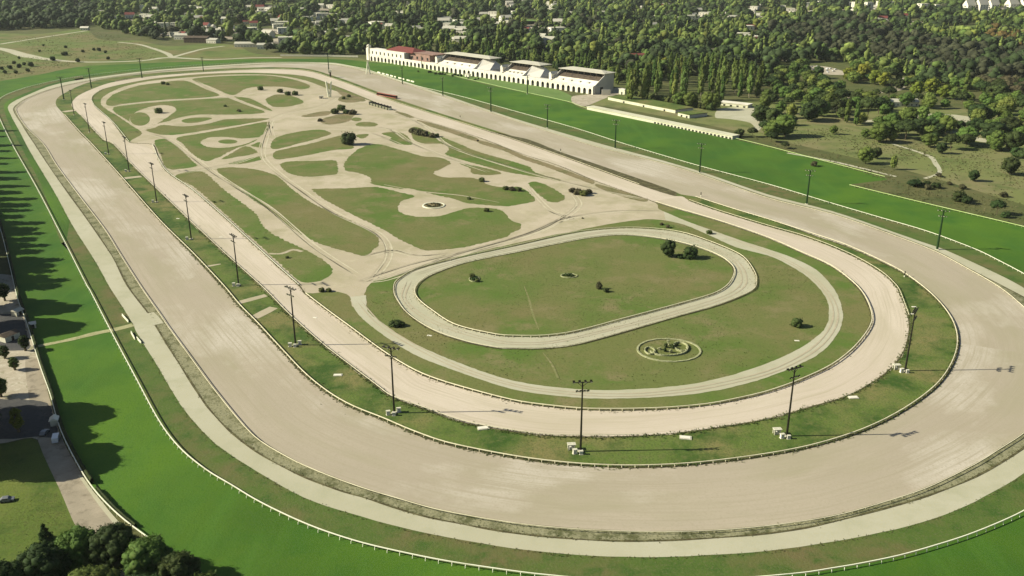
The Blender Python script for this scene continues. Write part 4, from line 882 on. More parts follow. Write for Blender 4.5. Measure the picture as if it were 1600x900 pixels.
# ------------------------------------------------------------------ trees
def ico(sub):
    bm = bmesh.new(); bmesh.ops.create_icosphere(bm, subdivisions=sub, radius=1.0)
    V = np.array([v.co[:] for v in bm.verts]); F = np.array([[v.index for v in f.verts] for f in bm.faces]); bm.free(); return V, F
ICO = {1: ico(1), 2: ico(2)}
def crown_arrays(seed, H, R, zlow, n, sub, leaves, ls, form='round', cr=.36):
    r = np.random.RandomState(seed); V = []; F = []; nv = 0; cen = []
    hh = (H-zlow)/2; zc = zlow+hh
    for i in range(n):
        u = r.rand()*2-1; an = r.rand()*2*PI
        if form == 'round': rad = math.sqrt(max(0, 1-u*u))*(.55+.45*r.rand()); rr = R*cr*(.7+.6*r.rand()); c = (R*rad*math.cos(an)*.78, R*rad*math.sin(an)*.78, zc+hh*.82*u)
        elif form == 'column': rad = math.sqrt(r.rand())*(1-.75*max(0, u))*(.85+.25*min(0, u)); rr = R*cr*1.3*(.7+.5*r.rand())*(1-.5*max(0, u)); c = (R*rad*math.cos(an)*.7, R*rad*math.sin(an)*.7, zc+hh*.92*u)
        elif form == 'cone': tt = (u+1)/2; rad = (1-tt)*(.6+.4*r.rand()); rr = R*cr*(1.15-tt*.8)*(.7+.5*r.rand()); c = (R*rad*math.cos(an), R*rad*math.sin(an), zlow+(H-zlow)*.95*tt)
        else: rad = math.sqrt(r.rand()); rr = R*cr*(.7+.5*r.rand()); c = (R*rad*math.cos(an)*.8, R*rad*math.sin(an)*.8, zc+hh*(.7-.7*rad*rad)+hh*.3*(r.rand()-.5))
        bv, bf = ICO[sub]; v = bv*(1+.38*(r.rand(len(bv), 1)-.5))*rr*np.array([1, 1, .78 if form != 'column' else 1.5])+np.array(c)
        V.append(v); F.append(bf+nv); nv += len(v); cen.append((c, rr))
    if leaves:
        idx = r.randint(0, n, leaves); C_ = np.array([cen[i][0] for i in idx]); rr = np.array([cen[i][1] for i in idx])
        d = r.randn(leaves, 3); d /= np.linalg.norm(d, axis=1)[:, None]
        if form == 'column': d[:, 2] *= 1.5
        p = C_+d*rr[:, None]*(.85+.42*r.rand(leaves, 1))
        a = r.randn(leaves, 3)*ls; b = r.randn(leaves, 3)*ls
        q = np.stack([p, p+a, p+b], 1).reshape(-1, 3); V.append(q); F.append(np.arange(3*leaves).reshape(-1, 3)+nv)
    V = np.concatenate(V); F = np.concatenate(F); V[:, 2] = np.maximum(V[:, 2], .15)
    return V, F
def trunk_mesh(H, r, seed, limbs=5, zl=.4):
    R_ = random.Random(seed); m = MB(); top = H*.75
    m.tube([(0, 0, -.1), (R_.uniform(-.2, .2), R_.uniform(-.2, .2), H*.3), (R_.uniform(-.4, .4), R_.uniform(-.4, .4), top)], [r, r*.75, r*.25], 7)
    for i in range(limbs):
        z = H*R_.uniform(zl*.8, .6); an = R_.uniform(0, 6.28); l = H*R_.uniform(.12, .22); m.bar((0, 0, z), (math.cos(an)*l, math.sin(an)*l, z+l*.9), r*.35, r*.1, 5)
    return m
KND = {}
def proto(kind, nm, lm, form, H, R, zlow, seed, n=34, sub=1, leaves=1100, ls=.55, cr=.36, bark=None, cat='tree', tr=.35):
    V, F = crown_arrays(seed, H, R, zlow, n, sub, leaves, ls, form, cr)
    t = thing(nm, nm.replace('_', ' '), cat)
    cme = arr_mesh('crown', V, F); link('crown' if cat == 'tree' else 'foliage', cme, lm, t)
    if cat == 'tree': trunk_mesh(H, tr, seed).build('trunk', bark or M_bark, t)
    else:
        q = MB()
        for k in range(5): q.bar((0, 0, 0), (math.cos(k*1.3)*R*.5, math.sin(k*1.3)*R*.5, H*.5), .12, .05, 5)
        q.build('stem', M_bark, t)
    KND.setdefault(kind, []).append((Placer(t), H, R)); return t
proto('mid', 'round_tree', L_mid, 'round', 14, 7.0, 2.5, 11, n=48)
proto('mid', 'round_tree', L_mid, 'round', 13, 6.0, 2.0, 12, n=42)
proto('dark', 'round_tree', L_dark, 'round', 14, 7.0, 2.0, 13, n=48)
proto('dark', 'round_tree', L_dark, 'umb', 13, 7.0, 4.0, 14, n=42)
proto('pale', 'round_tree', L_pale, 'round', 13, 6.0, 2.0, 15, n=42)
proto('yellow', 'round_tree', L_yell, 'round', 12, 6.0, 1.5, 16, n=46, cr=.32)
proto('brown', 'round_tree', L_brown, 'round', 13, 7.0, 2.0, 17, n=44)
proto('orange', 'round_tree', L_orange, 'round', 13, 6.0, 2.0, 18, n=40)
proto('poplar', 'poplar_tree', L_mid, 'column', 28, 3.8, 2.0, 21, n=60, cr=.36, bark=M_bark2)
proto('poplar', 'poplar_tree', L_pale, 'column', 27, 3.6, 4.5, 22, n=52, cr=.36, bark=M_bark2)
proto('cypress', 'cypress_tree', L_dark, 'column', 20, 3.0, 1.0, 23, n=46, cr=.4)
proto('conifer', 'conifer_tree', L_dark, 'cone', 18, 5.0, 1.5, 24, n=50, cr=.32)
proto('bush', 'bush', L_bush, 'round', 4.0, 3.0, .2, 31, n=34, leaves=700, ls=.3, cat='bush')
proto('darkbush', 'bush', L_dark, 'round', 4.0, 3.0, .2, 32, n=26, leaves=700, ls=.3, cat='bush')
proto('brownbush', 'bush', L_brown, 'round', 3.4, 3.2, .2, 33, n=24, leaves=900, ls=.32, cr=.28, cat='bush')
def put(kind, x, y, hm, label, group=None, wide=1.0, world=None):
    pl, H, R = random.choice(KND[kind]); s = hm/H
    loc = world if world is not None else P(x, y)
    return pl.put(loc, random.uniform(0, 6.28), (s*wide, s*wide, s), label, group)
NTREE = 0
# single plants inside the course
put('darkbush', 545, 226, 9.5, 'dark bushy round tree standing alone on the infield sand', wide=1.0)
put('dark', 1044, 402, 9.5, 'taller of the two dark shrubs near the top right of the oval', wide=.85)
put('darkbush', 1077, 404, 6.0, 'lower dark shrub right of the tall one in the oval', wide=1.0)
put('darkbush', 1062, 404, 2.4, 'low dark shrub squeezed between the two big ones in the oval', wide=1.2)
put('darkbush', 617, 510, 2.6, 'low dark bush in the grass left of the small oval', wide=1.6)
put('darkbush', 627, 510, 2.0, 'flat dark bush touching the one left of the small oval', wide=1.4)
put('bush', 1245, 511, 3.8, 'green bush with a dark shadow at the right end of the southern infield', wide=1.0)
put('brownbush', 936, 452, 3.5, 'thin bare upright bush in the middle of the oval grass', wide=.5)
put('darkbush', 947, 457, 2.2, 'low dark bush with a long shadow in the middle of the oval grass', wide=1.0)
for x, y, k, h, l in [(255,132,'bush',5,'bush in the top left infield grass'),(262,133,'darkbush',4,'dark bush beside another in the top left infield grass'),(248,177,'darkbush',7,'dark bush on the small sandy clearing at the upper left'),(352,167,'darkbush',2.5,'small dark bush in the upper infield grass'),
                      (373,175,'brownbush',3.5,'brown bush near the radiating paths'),(407,141,'darkbush',6,'dark bush beside the small plaza at the top'),(438,145,'darkbush',6,'dark bush at the right end of the top plaza'),(450,149,'bush',6,'green bush in a pair near the twin post tower'),(461,149,'bush',6.5,'rounder green bush in a pair near the twin post tower'),
                      (523,178,'darkbush',7,'dark bush at the left end of the planted infield bed'),(533,173,'bush',8,'tall green bush in the planted infield bed'),(541,178,'darkbush',6,'dark bush in the middle of the planted infield bed'),(551,179,'brownbush',6,'brown bush at the right of the planted infield bed'),
                      (537,155,'darkbush',4,'dark low bush in the curved brown bed'),(545,152,'darkbush',4,'second dark low bush in the curved brown bed'),(500,190,'brownbush',3,'small brown bush on the pinkish sand'),
                      (646,208,'brownbush',6,'leftmost brown shrub of the long bed by the far straight'),(655,211,'brownbush',7,'second brown shrub of the long bed by the far straight'),(665,213,'brownbush',6,'third brown shrub of the long bed by the far straight'),(676,215,'brownbush',5,'fourth brown shrub of the long bed by the far straight'),(683,214,'bush',4,'rightmost green shrub of the long bed by the far straight'),
                      (753,284,'bush',4,'small green bush on the plaza edge in mid infield'),(760,331,'darkbush',2.6,'small dark bush by the path in the eastern grass island') ,(733,312,'darkbush',2,'low dark bush beside the path in the eastern grass island'),
                      (790,297,'darkbush',3,'dark shrub of the hedge row on the plaza edge'),(800,298,'brownbush',3.5,'brown shrub of the hedge row on the plaza edge'),(810,299,'darkbush',3,'last dark shrub of the hedge row on the plaza edge'),
                      (895,301,'brownbush',4,'left brown shrub of the clump on the sandy junction'),(903,304,'brownbush',5,'middle brown shrub of the clump on the sandy junction'),(912,306,'darkbush',5,'right dark shrub of the clump on the sandy junction'),(920,303,'brownbush',4,'rear brown shrub of the clump on the sandy junction'),
                      (1044,356,'brownbush',1.8,'low brown shrub near the top of the oval'),(1108,366,'darkbush',2.5,'low dark shrub beside the path right of the oval top'),(1034,352,'brownbush',1.5,'tiny brown shrub beside the path at the oval top'),
                      (503,456,'darkbush',2.2,'low dark hedge bush at the start of the southern rail'),(514,456,'bush',2,'low green hedge bush beside the start of the southern rail'),(910,342,'brownbush',.9,'flat dark patch of weed on the open sand'),
                      (738,434,'bush',2.2,'small bush in the curved flower bed inside the oval'),(746,441,'darkbush',1.8,'dark small bush in the curved flower bed inside the oval'),(449,404,'bush',1.5,'tiny green bush on the left grass island'),(335,317,'darkbush',1.2,'tiny dark bush on the long left island')]:
    put({'darkbush': 'bush', 'bush': 'bush'}.get(k, k), x, y, h*(.72 if h > 3 else .9), l, wide=1.15)
for x, y, h in [(16,108,5),(22,100,4),(30,106,5),(38,102,4),(8,115,4),(49,104,6),(44,112,4),(30,92,3),(3,109,4),(100,87,5),(103,86,5),(130,82,4),(147,79,4),(155,80,5),(169,93,4),(83,95,6),(122,97,5),(68,72,3),(103,75,4),(62,81,3),(165,83,4),(25,115,4)]:
    put('darkbush', x, y, h, 'small dark bush scattered over the olive meadow at the far left', 'dark bushes on the far left meadow')
# flower beds
t = thing('flower_bed', 'round flower bed with a white kerb on the largest infield grass island', 'flower bed', P(677.5,322)); c = P(677.5,322)
rad = (P(694,322)-c).length
q = MB(); n = 36
for i in range(n):
    a0, a1 = 2*PI*i/n, 2*PI*(i+1)/n
    q.prism([(rad*1.06*math.cos(a0), rad*1.06*math.sin(a0)), (rad*1.06*math.cos(a1), rad*1.06*math.sin(a1)), (rad*.94*math.cos(a1), rad*.94*math.sin(a1)), (rad*.94*math.cos(a0), rad*.94*math.sin(a0))], .2, .75)
q.build('kerb', M_white, t)
q = MB(); q.prism([(rad*.93*math.cos(2*PI*i/n), rad*.93*math.sin(2*PI*i/n)) for i in range(n)], .3, .6); q.build('soil', M_brown, t)
V, F = crown_arrays(77, 1.0, rad*.95, .3, 46, 1, 700, .22, 'umb', .09); link('planting', arr_mesh('planting', V, F), L_brown, t)['kind'] = 'stuff'
c = P(1045,548); t = thing('ornamental_bed', 'oval ornamental bed ringed by a low pale hedge with white plants in the southern infield', 'flower bed', c)
def oval_ring(rx, ry, w, z, h, m, nm, rot=0.0, a_from=0, a_to=2*PI, off=(0, 0)):
    q = MB(); n = 44
    for i in range(n):
        a0 = a_from+(a_to-a_from)*i/n; a1 = a_from+(a_to-a_from)*(i+1)/n
        hh = h*(1+.15*math.sin(i*2.3))
        pts = [((rx+s*w)*math.cos(a), (ry+s*w)*math.sin(a)) for a, s in ((a0, 1), (a1, 1), (a1, -1), (a0, -1))]
        pts = [(x*math.cos(rot)-y*math.sin(rot)+off[0], x*math.sin(rot)+y*math.cos(rot)+off[1]) for x, y in pts]
        q.prism(pts, z, z+hh)
    return q.build(nm, m, t)
orx = (P(1094,548)-c).length; ory = (P(1045,530)-P(1045,565)).length/2
M_pedge = mat('pale clipped hedge', (0.32, 0.33, 0.18), layers=[(.5, (0.20, 0.23, 0.10), .45, .65, 6), (2.0, (.5, .48, .3), .5, .7)])
oval_ring(orx, ory, .4, .2, .4, M_pedge, 'hedge', .12)
oval_ring(orx*.62, ory*.5, .25, .25, .7, M_pedge, 'inner_hedge', .3, PI*.95, PI*2.0)
oval_ring(orx*.22, ory*.4, .2, .25, .8, M_pedge, 'inner_hedge', 0, off=(orx*.42, ory*.25))
oval_ring(orx*.16, ory*.3, .2, .25, .7, M_pedge, 'inner_hedge', 0, off=(-orx*.62, -ory*.1))
for i, (dx, dy, h) in enumerate([(-.05,.25,2.2),(.04,.45,2.6),(.14,.15,2.0),(-.14,-.1,1.8),(.02,-.2,1.7),(-.30,.05,1.3),(-.5,-.3,1.4),(.28,.4,1.5)]):
    V, F = crown_arrays(90+i, h, .9, .25, 12, 1, 160, .2, 'round', .4); V[:, 0] += dx*orx; V[:, 1] += dy*ory
    link('plant', arr_mesh('plant', V, F), M_pedge if i in (1, 4, 5, 6) else L_dark, t)
def small_bed(x, y, label, rx, ry):
    global t, c
    c = P(x, y); t = thing('flower_bed', label, 'flower bed', c)
    oval_ring(rx, ry, .25, .3, .4, M_pedge, 'kerb')
    V, F = crown_arrays(int(x), 1.1, rx*.9, .3, 20, 1, 250, .2, 'umb', .2); V[:, 1] *= ry/rx; link('plants', arr_mesh('plants', V, F), L_dark, t)
small_bed(889, 432, 'small triangular looking bed of pale plants in the upper oval grass', 4.2, 3.2)
small_bed(741, 437, 'curved bed of plants inside the left end of the oval', 2.6, 4.0)
def poly_in(poly, x, y):
    c_ = False; n = len(poly); j = n-1
    for i in range(n):
        xi, yi = poly[i]; xj, yj = poly[j]
        if (yi > y) != (yj > y) and x < (xj-xi)*(y-yi)/(yj-yi)+xi: c_ = not c_
        j = i
    return c_
def to_px(p):
    d = p-cam.location; z = d.y*CP-d.z*SP
    return 800+FPX*d.x/z, 450-FPX*(d.y*SP+d.z*CP)/z
# park trees, one by one
park = [(1187,192,'dark',17,1.0),(1226,213,'mid',19,1.05),(1208,196,'dark',16,1),(1262,190,'dark',18,.9),(1278,182,'dark',17,1),(1294,175,'mid',19,.9),(1355,185,'dark',20,1),(1372,178,'dark',16,1),(1392,202,'mid',15,1.1),(1420,196,'mid',17,.9),(1441,190,'pale',15,.9),(1302,210,'mid',8,1),(1352,216,'mid',8,1.1),
 (1394,222,'pale',9,1.0),(1450,230,'mid',11,1.3),(1527,192,'dark',18,1.2),(1566,188,'mid',15,1.1),(1550,221,'dark',17,1.4),(1592,224,'mid',14,1.2),(1504,224,'mid',11,1.2),(1484,206,'mid',11,1),(1470,240,'dark',9,1),(1600,260,'dark',13,1),
 (1352,256,'mid',13,1.0),(1368,248,'dark',9,1),(1395,265,'pale',11,.5),(1577,273,'dark',13,1.0),(1520,283,'dark',8,1.0),(1557,335,'dark',9,1.0),(1155,214,'dark',7,1.3),(1175,214,'dark',8,1),(1205,222,'dark',8,1.2),(1226,232,'dark',5,1.4),(1196,210,'dark',12,1.0),
 (1325,126,'yellow',16,1.15),(1348,124,'yellow',19,1.1),(1366,132,'yellow',17,1.1),(1381,134,'yellow',16,1.2),(1432,150,'yellow',16,1),(1454,148,'yellow',18,1.1),(1476,154,'yellow',15,1.2),(1490,156,'pale',14,1),(1040,106,'yellow',14,1.2),(1025,108,'pale',15,1),(985,104,'yellow',17,1),(975,100,'pale',18,1),
 (1105,171,'mid',18,.9),(1118,172,'mid',17,.8),(1060,166,'mid',14,1.0),(1078,168,'mid',16,1.0)]
for i, (x, y, k, h, w) in enumerate(park):
    nm = {'yellow': 'rounded yellow green tree in the park beyond the paddock', 'pale': 'loose pale green tree on the park lawn at right', 'mid': 'broad mid green tree on the park lawn at right', 'dark': 'heavy dark green tree on the park lawn at right'}[k]
    put(k, x, y, h, nm, {'yellow': 'yellow green park trees', 'pale': 'pale park trees', 'mid': 'mid green park trees', 'dark': 'dark park trees'}[k], wide=w)
for x, y, h, l in [(1322,192,24,'poplar with a bare pale trunk, left of two in the park'),(1337,196,25,'poplar with a bare pale trunk, right of two in the park')]: put('poplar', x, y, h, l, wide=.9)
for x, y, h, w, l in [(1430,291,4.2,1.9,'wide low dark bush beside the park footpath'),(1463,294,3.6,1.3,'dark bush right of the wide one by the park footpath'),(1447,290,3,1.2,'small bush between two others by the park footpath'),(1497,314,6,1.1,'big dark bush near the turf rail at right'),(1510,318,4.6,1.1,'lower dark bush right of the big one near the turf rail'),(1570,340,3.4,1.2,'low bush beside the round tree at the far right edge')]:
    put('darkbush', x, y, h, l, wide=w)
def fill(poly, step, jit=.45):
    w = PP(poly); x0, x1 = min(p.x for p in w), max(p.x for p in w); y0, y1 = min(p.y for p in w), max(p.y for p in w)
    out = []; wp = [(p.x, p.y) for p in w]; y = y0
    while y < y1:
        x = x0+random.uniform(0, step)
        while x < x1:
            q = (x+random.uniform(-jit, jit)*step, y+random.uniform(-jit, jit)*step)
            if poly_in(wp, *q): out.append(Vector((q[0], q[1], 0)))
            x += step
        y += step
    return out
zoneA = [(978,162),(992,140),(1040,122),(1120,118),(1195,128),(1200,165),(1180,163),(1120,160),(1085,160),(1040,158)]
fa = fill(zoneA, 14); random.shuffle(fa)
for p in fa[:62]: put('poplar', 0, 0, random.uniform(28, 39), 'tall slender poplar in the dense grove right of the grandstands', 'poplar grove right of the grandstands', wide=random.uniform(.75, .95), world=p)
zoneA2 = [(580,80),(600,76),(700,79),(830,93),(960,112),(985,136),(970,136),(955,128),(935,120),(840,109),(760,98),(690,91),(640,86),(590,86)]
fb = fill(zoneA2, 13.5); random.shuffle(fb)
for p in fb[:130]:
    k = random.choice(['poplar', 'poplar', 'cypress', 'pale', 'mid', 'dark']); put(k, 0, 0, {'poplar': random.uniform(20, 29), 'cypress': random.uniform(15, 24)}.get(k, random.uniform(12, 18)), {'poplar': 'tall poplar in the belt behind the grandstands', 'cypress': 'dark slim cypress in the belt behind the grandstands'}.get(k, 'rounded tree in the belt behind the grandstands'), {'poplar': 'poplars behind the grandstands', 'cypress': 'cypresses behind the grandstands'}.get(k, 'rounded trees behind the grandstands'), wide=random.uniform(.85, 1.15), world=p)
zoneP = [(1196,222),(1192,128),(1240,105),(1330,106),(1400,126),(1500,148),(1640,180),(1640,262),(1540,238),(1430,232),(1330,222),(1250,228)]
park_clear = [[(1255,98),(1300,100),(1335,115),(1335,124),(1290,124),(1262,116)],[(1225,205),(1250,192),(1340,195),(1385,208),(1370,222),(1300,218),(1240,226)],[(1380,178),(1440,172),(1500,176),(1530,200),(1500,203),(1440,196)],[(1310,128),(1500,156),(1490,168),(1300,142)],[(1480,206),(1640,226),(1640,240),(1480,222)]]
for p in fill(zoneP, 18):
    if any(poly_in(r_, *to_px(p)) for r_ in park_clear): continue
    if random.random() < .66:
        k = random.choice(['mid', 'mid', 'dark', 'dark', 'pale', 'mid']); put(k, 0, 0, random.uniform(8, 17), k.replace('mid', 'mid green')+' tree among others on the wooded park lawn at right', {'mid': 'mid green', 'dark': 'dark', 'pale': 'pale'}[k]+' trees scattered over the right park', wide=random.uniform(.9, 1.25), world=p)
for p in fill([(1240,262),(1300,245),(1420,262),(1560,300),(1640,320),(1640,350),(1560,322),(1400,285)], 17):
    if random.random() < .42: put('brownbush', 0, 0, random.uniform(1.5, 3.5), 'small scruffy bush on the open park grass at right', 'scruffy bushes on the right park grass', world=p)
# hedge row in front of the poplar grove
for k in range(16):
    f = k/15; put('bush', 985+125*f, 152+20*f, random.uniform(6, 9), 'green shrub in the hedge row along the back of the olive roofed stand', 'hedge row by the low stand', wide=.8)
# trees on the western boundary (mostly left of the frame)
west = [(-44,205,25),(-46,228,26),(-50,248,24),(-50,270,26),(-48,292,25),(-48,312,27),(-50,330,24),(-46,350,27),(-42,366,25),(-44,385,26),(-36,408,27),(-34,425,24),(-30,440,26)]
west += [(x_-28, y_+9, h_+3) for x_, y_, h_ in west]+[(x_+6, y_+11, h_-5) for x_, y_, h_ in west[3:]]
for x, y, h in west: put('cypress', x, y, h, 'dark slim cypress of the row along the left boundary', 'cypresses along the left boundary', wide=1.75)
BIG = []
def big_tree(x, y, H, R, zlow, seed, label, lm, n=110, leaves=9000, ls=.38, form='round', cr=.26, sub=2):
    t = thing('broadleaf_tree', label, 'tree', P(x, y), random.uniform(0, 6))
    V, F = crown_arrays(seed, H, R, zlow, n, sub, leaves, ls, form, cr); link('crown', arr_mesh('crown', V, F), lm, t)
    trunk_mesh(H, .55, seed, 8).build('trunk', M_bark, t); return t
big_tree(-60,514,31,13.5,6,201,'huge dark tree at the left edge casting the upper broad shadow on the turf', L_dark)
big_tree(-40,484,29,11.5,4,202,'dark tree just inside the left edge beside the boundary rail', L_dark, n=70, leaves=4000)
big_tree(-52,655,29,13,6,203,'dark tree at the left edge above the sandy yard', L_dark)
big_tree(-78,690,28,12,6,212,'broad dark tree off the left edge between two huge ones', L_dark)
big_tree(-62,724,28,14.5,7,204,'huge dark tree at the left edge shading the road', L_dark)
big_tree(-90,560,12,5,3,207,'dark tree on the yard at the left edge', L_dark, n=60, leaves=3000)
big_tree(30,675,9.5,2.6,1.5,205,'small yellow green tree in front of the shaded yard', L_yell, n=60, leaves=3000, ls=.22, cr=.22)
big_tree(24,578,5.5,2.2,1,206,'small dark green tree on the sunny sandy yard', L_mid, n=40, leaves=1800, ls=.2)
big_tree(8,560,6,2.2,1,208,'small tree at the left edge of the sunny sandy yard', L_dark, n=40, leaves=1800, ls=.2)
for i, (x, y, H, R, lm) in enumerate([(128,893,13,7,L_mid),(185,893,14,7.5,L_dark),(75,925,14,7.5,L_dark),(238,908,13,7,L_mid),(285,925,11.5,6,L_dark),(150,965,14,8,L_mid),(15,950,13,7.5,L_dark),(322,943,8.5,5,L_mid),(225,975,13,8,L_dark)]):
    big_tree(x, y, H, R, 2, 300+i, ['leafy tree in the clump at the bottom left corner, topmost of the group','dark leafy tree in the bottom left clump beside the road end','dark leafy tree at the left of the bottom clump','green leafy tree at the right of the bottom left clump','low dark tree at the right end of the bottom left clump','leafy tree at the very bottom edge of the left clump','dark leafy tree in the bottom left corner of the picture','smallest tree at the right tip of the bottom left clump','dark tree on the bottom edge behind the clump'][i], lm, n=150, leaves=15000, ls=.26, cr=.2)
big_tree(72,843,5.2,1.9,.4,330,'small conical tree alone on the lower left lawn', L_dark, n=50, leaves=2500, ls=.2, form='cone', cr=.3, sub=1)
big_tree(8,470,9,3.2,2,209,'small dark tree at the left edge near the boundary rail, uppermost on the yard',L_dark,n=50,leaves=2500,ls=.25)
big_tree(40,548,7,2.4,1.5,210,'small tree between the sandy yard and the boundary hedge',L_dark,n=40,leaves=2000,ls=.22)
big_tree(2,620,8,3,1.5,211,'rounded green tree at the left edge on the sandy yard',L_mid,n=50,leaves=2600,ls=.25)
def yard_shed(x, y, w, d, h, m, rz, label):
    t = thing('yard_shed', label, 'shed', P(x, y), rz)
    q = MB(); q.box(-w/2, w/2, -d/2, d/2, 0, h); q.build('wall', M_conc, t)
    q = MB(); q.add([(-w/2-.3, -d/2-.4, h+.01), (w/2+.3, -d/2-.4, h+.01), (w/2+.3, 0, h+1.1), (-w/2-.3, 0, h+1.1), (-w/2-.3, d/2+.4, h+.01), (w/2+.3, d/2+.4, h+.01)], [(0,1,2,3),(3,2,5,4),(0,3,4),(1,5,2),(0,4,5,1)]); q.build('roof', m, t)
    q = MB(); q.box(-.6, .6, -d/2-.05, -d/2-.004, 0, 2.0); q.build('door', M_open, t)
yard_shed(15,530,7,5,2.6,M_brownshade,1.1,'dark roofed shed on the shaded yard at the left edge')
yard_shed(28,492,4,3.5,2.3,M_roofg,1.2,'small grey roofed shed near the boundary rail on the upper yard')
yard_shed(52,512,2.4,2,2.0,M_wallg,.5,'tiny grey hut beside the boundary hedge')
yard_shed(86,663,3,2.4,2.2,M_wall,1.9,'small white booth between the boundary rail and the parked van')
# ------------------------------------------------------------------ houses
def make_house(nm, w, d, h, rh, roofm, floors, label, wallm=None):
    t = thing(nm, label, 'house'); wallm = wallm or M_wall
    q = MB(); q.box(-w/2, w/2, -d/2, d/2, 0, h)
    if rh: q.add([(-w/2, -d/2, h), (-w/2, d/2, h), (-w/2, 0, h+rh), (w/2, -d/2, h), (w/2, d/2, h), (w/2, 0, h+rh)], [(0, 2, 1), (3, 4, 5)])
    q.build('wall', wallm, t)
    q = MB()
    if rh: o = .6; q.add([(-w/2-o, -d/2-o, h-.3+.1), (w/2+o, -d/2-o, h-.2), (w/2+o, 0, h+rh+.15), (-w/2-o, 0, h+rh+.15), (-w/2-o, d/2+o, h-.2), (w/2+o, d/2+o, h-.2)], [(0, 1, 2, 3), (3, 2, 5, 4)])
    else: q.box(-w/2-.3, w/2+.3, -d/2-.3, d/2+.3, h+.01, h+.5)
    q.build('roof', roofm, t)
    k = max(3, int(w/5))
    for f in range(floors):
        q = MB()
        for i in range(k):
            x = -w/2+w*(i+.5)/k; z = 1.0+f*3.1; q.box(x-.7, x+.7, -d/2-.04, -d/2-.005, z, z+1.5)
        q.build('window_row', M_open, t)
        q = MB(); q.box(-w/2-.04, -w/2-.005, -d*.2, d*.2, 1.0+f*3.1, 2.4+f*3.1); q.build('window', M_open, t)
    return t
H1 = Placer(make_house('house', 15, 10, 6, 3, M_roofg, 2, 'white house')); H2 = Placer(make_house('house', 13, 10, 5.5, 3, M_roofr, 1, 'red roof house'))
H3 = Placer(make_house('house', 18, 12, 7, 0, M_conc, 2, 'flat house')); H4 = Placer(make_house('apartment_block', 18, 14, 22, 0, M_conc, 7, 'block')); H5 = Placer(make_house('villa', 16, 14, 16, 9, M_roofg, 5, 'villa'))
HS = []
def house(pl, x, y, rz, sc, label, group): 
    p = P(x, y); HS.append((p, 10*sc)); pl.put(p, rz, sc, label, group)
zoneT = [(-180,-3),(1760,-3),(1760,195),(1620,174),(1500,142),(1400,120),(1320,100),(1265,97),(1235,100),(1205,112),(1195,122),(1120,118),(1040,122),(992,140),(985,126),(975,112),(830,88),(700,74),(600,73),(560,86),(470,86),(400,80),(350,68),(262,66),(215,58),(150,42),(110,44),(0,48),(-180,50)]
random.seed(21)
cnt = 0
while cnt < 290:
    x = random.uniform(90, 1420); y = 1+68*random.random()**1.25
    if not poly_in(zoneT, x, y+6) or (1150 > x > 900 and y > 45) or (x < 170 and y > 34) or (x > 1200 and y > 50) : continue
    k = random.random(); pl = H1 if k < .45 else H2 if k < .6 else H3
    house(pl, x, y, random.uniform(-.6, .6), random.uniform(.95, 1.7), {H1: 'white gabled house half hidden among the distant trees', H2: 'red roofed white house half hidden among the distant trees', H3: 'flat roofed pale house half hidden among the distant trees'}[pl], {H1: 'distant gabled houses', H2: 'distant red roofed houses', H3: 'distant flat roofed houses'}[pl]); cnt += 1
for x, y, rz in [(1332,34,.2),(1352,36,.1),(1380,38,.3),(1402,40,.1),(1430,52,.2),(1450,56,-.2),(1460,58,.3),(1482,64,.1),(1545,76,.2),(1560,90,.1),(1540,84,.1),(1250,45,.3),(1290,28,.1),(1308,30,.1),(1230,28,0)]:
    house(random.choice([H1, H3]), x, y-2, rz, 1.0, 'white house in the wooded quarter at the upper right', 'houses in the upper right woods')
for x, y, pl, s in [(1336,16,H4,1.0),(1356,18,H4,1.1),(1280,13,H4,.9),(1392,13,H4,.8),(1440,24,H4,1.3),(1462,19,H4,.9),(1512,23,H5,1.5),(1531,23,H5,1.6),(1549,22,H5,1.5),(1578,22,H5,1.6),(1599,22,H5,1.6),(1618,22,H5,1.5),(225,20,H4,.9),(218,14,H4,.7),(122,22,H4,.35),(600,6,H4,.5),(960,8,H4,.5),(1060,10,H4,.5),(1290,8,H4,.6),(1316,9,H4,.6),(1372,9,H4,.6),(1416,10,H4,.6)]:
    house(pl, x, y, .25, s, 'tall pale gabled villa at the upper right edge' if pl is H5 else 'pale apartment block rising above the distant trees', 'gabled villas on the skyline' if pl is H5 else 'distant apartment blocks')
def shed(x, y, w, d, h, roofm, wallm, rz, label, rh=2.5):
    t = make_house('hall', w, d, h, rh, roofm, 1, label, wallm); t['category'] = 'building'; t.location = P(x, y); t.rotation_euler = (0, 0, rz); HS.append((P(x, y), w*.5))
for i in range(9):
    f = i/8; a_, b_ = P(590+52*f, 114+14*f), P(594+52*f, 115+14*f)
    t = thing('advertising_board', 'blank white board standing on the turf rail near the finish tower', 'board', a_, math.atan2(b_.y-a_.y, b_.x-a_.x), 'white boards on the turf rail')
    q = MB(); q.box(0, 9 if i not in (4, 6) else 5, -.12, .12, .3, 2.0); q.build('panel', M_white, t); q = MB(); q.box(.3, .5, -.5, .5, 0, .4); q.box(4.3, 4.5, -.5, .5, 0, .4); q.build('foot', M_conc, t)
for (x, y, w2, l) in [(731,120,4,'little white kiosk on the lawn in front of the grandstands'),(620,99,3,'tiny white booth at the foot of the pavilion arcade')]:
    t = thing('kiosk', l, 'kiosk', P(x, y), GANG); q = MB(); q.box(-w2, w2, -2, 2, 0, 3.4); q.build('wall', M_wall, t); q = MB(); q.box(-w2-.5, w2+.5, -2.5, 2.5, 3.41, 3.8); q.build('roof', M_roofg, t); q = MB(); q.box(-1, 1, -2.05, -2.003, 0, 2.2); q.build('door', M_open, t)
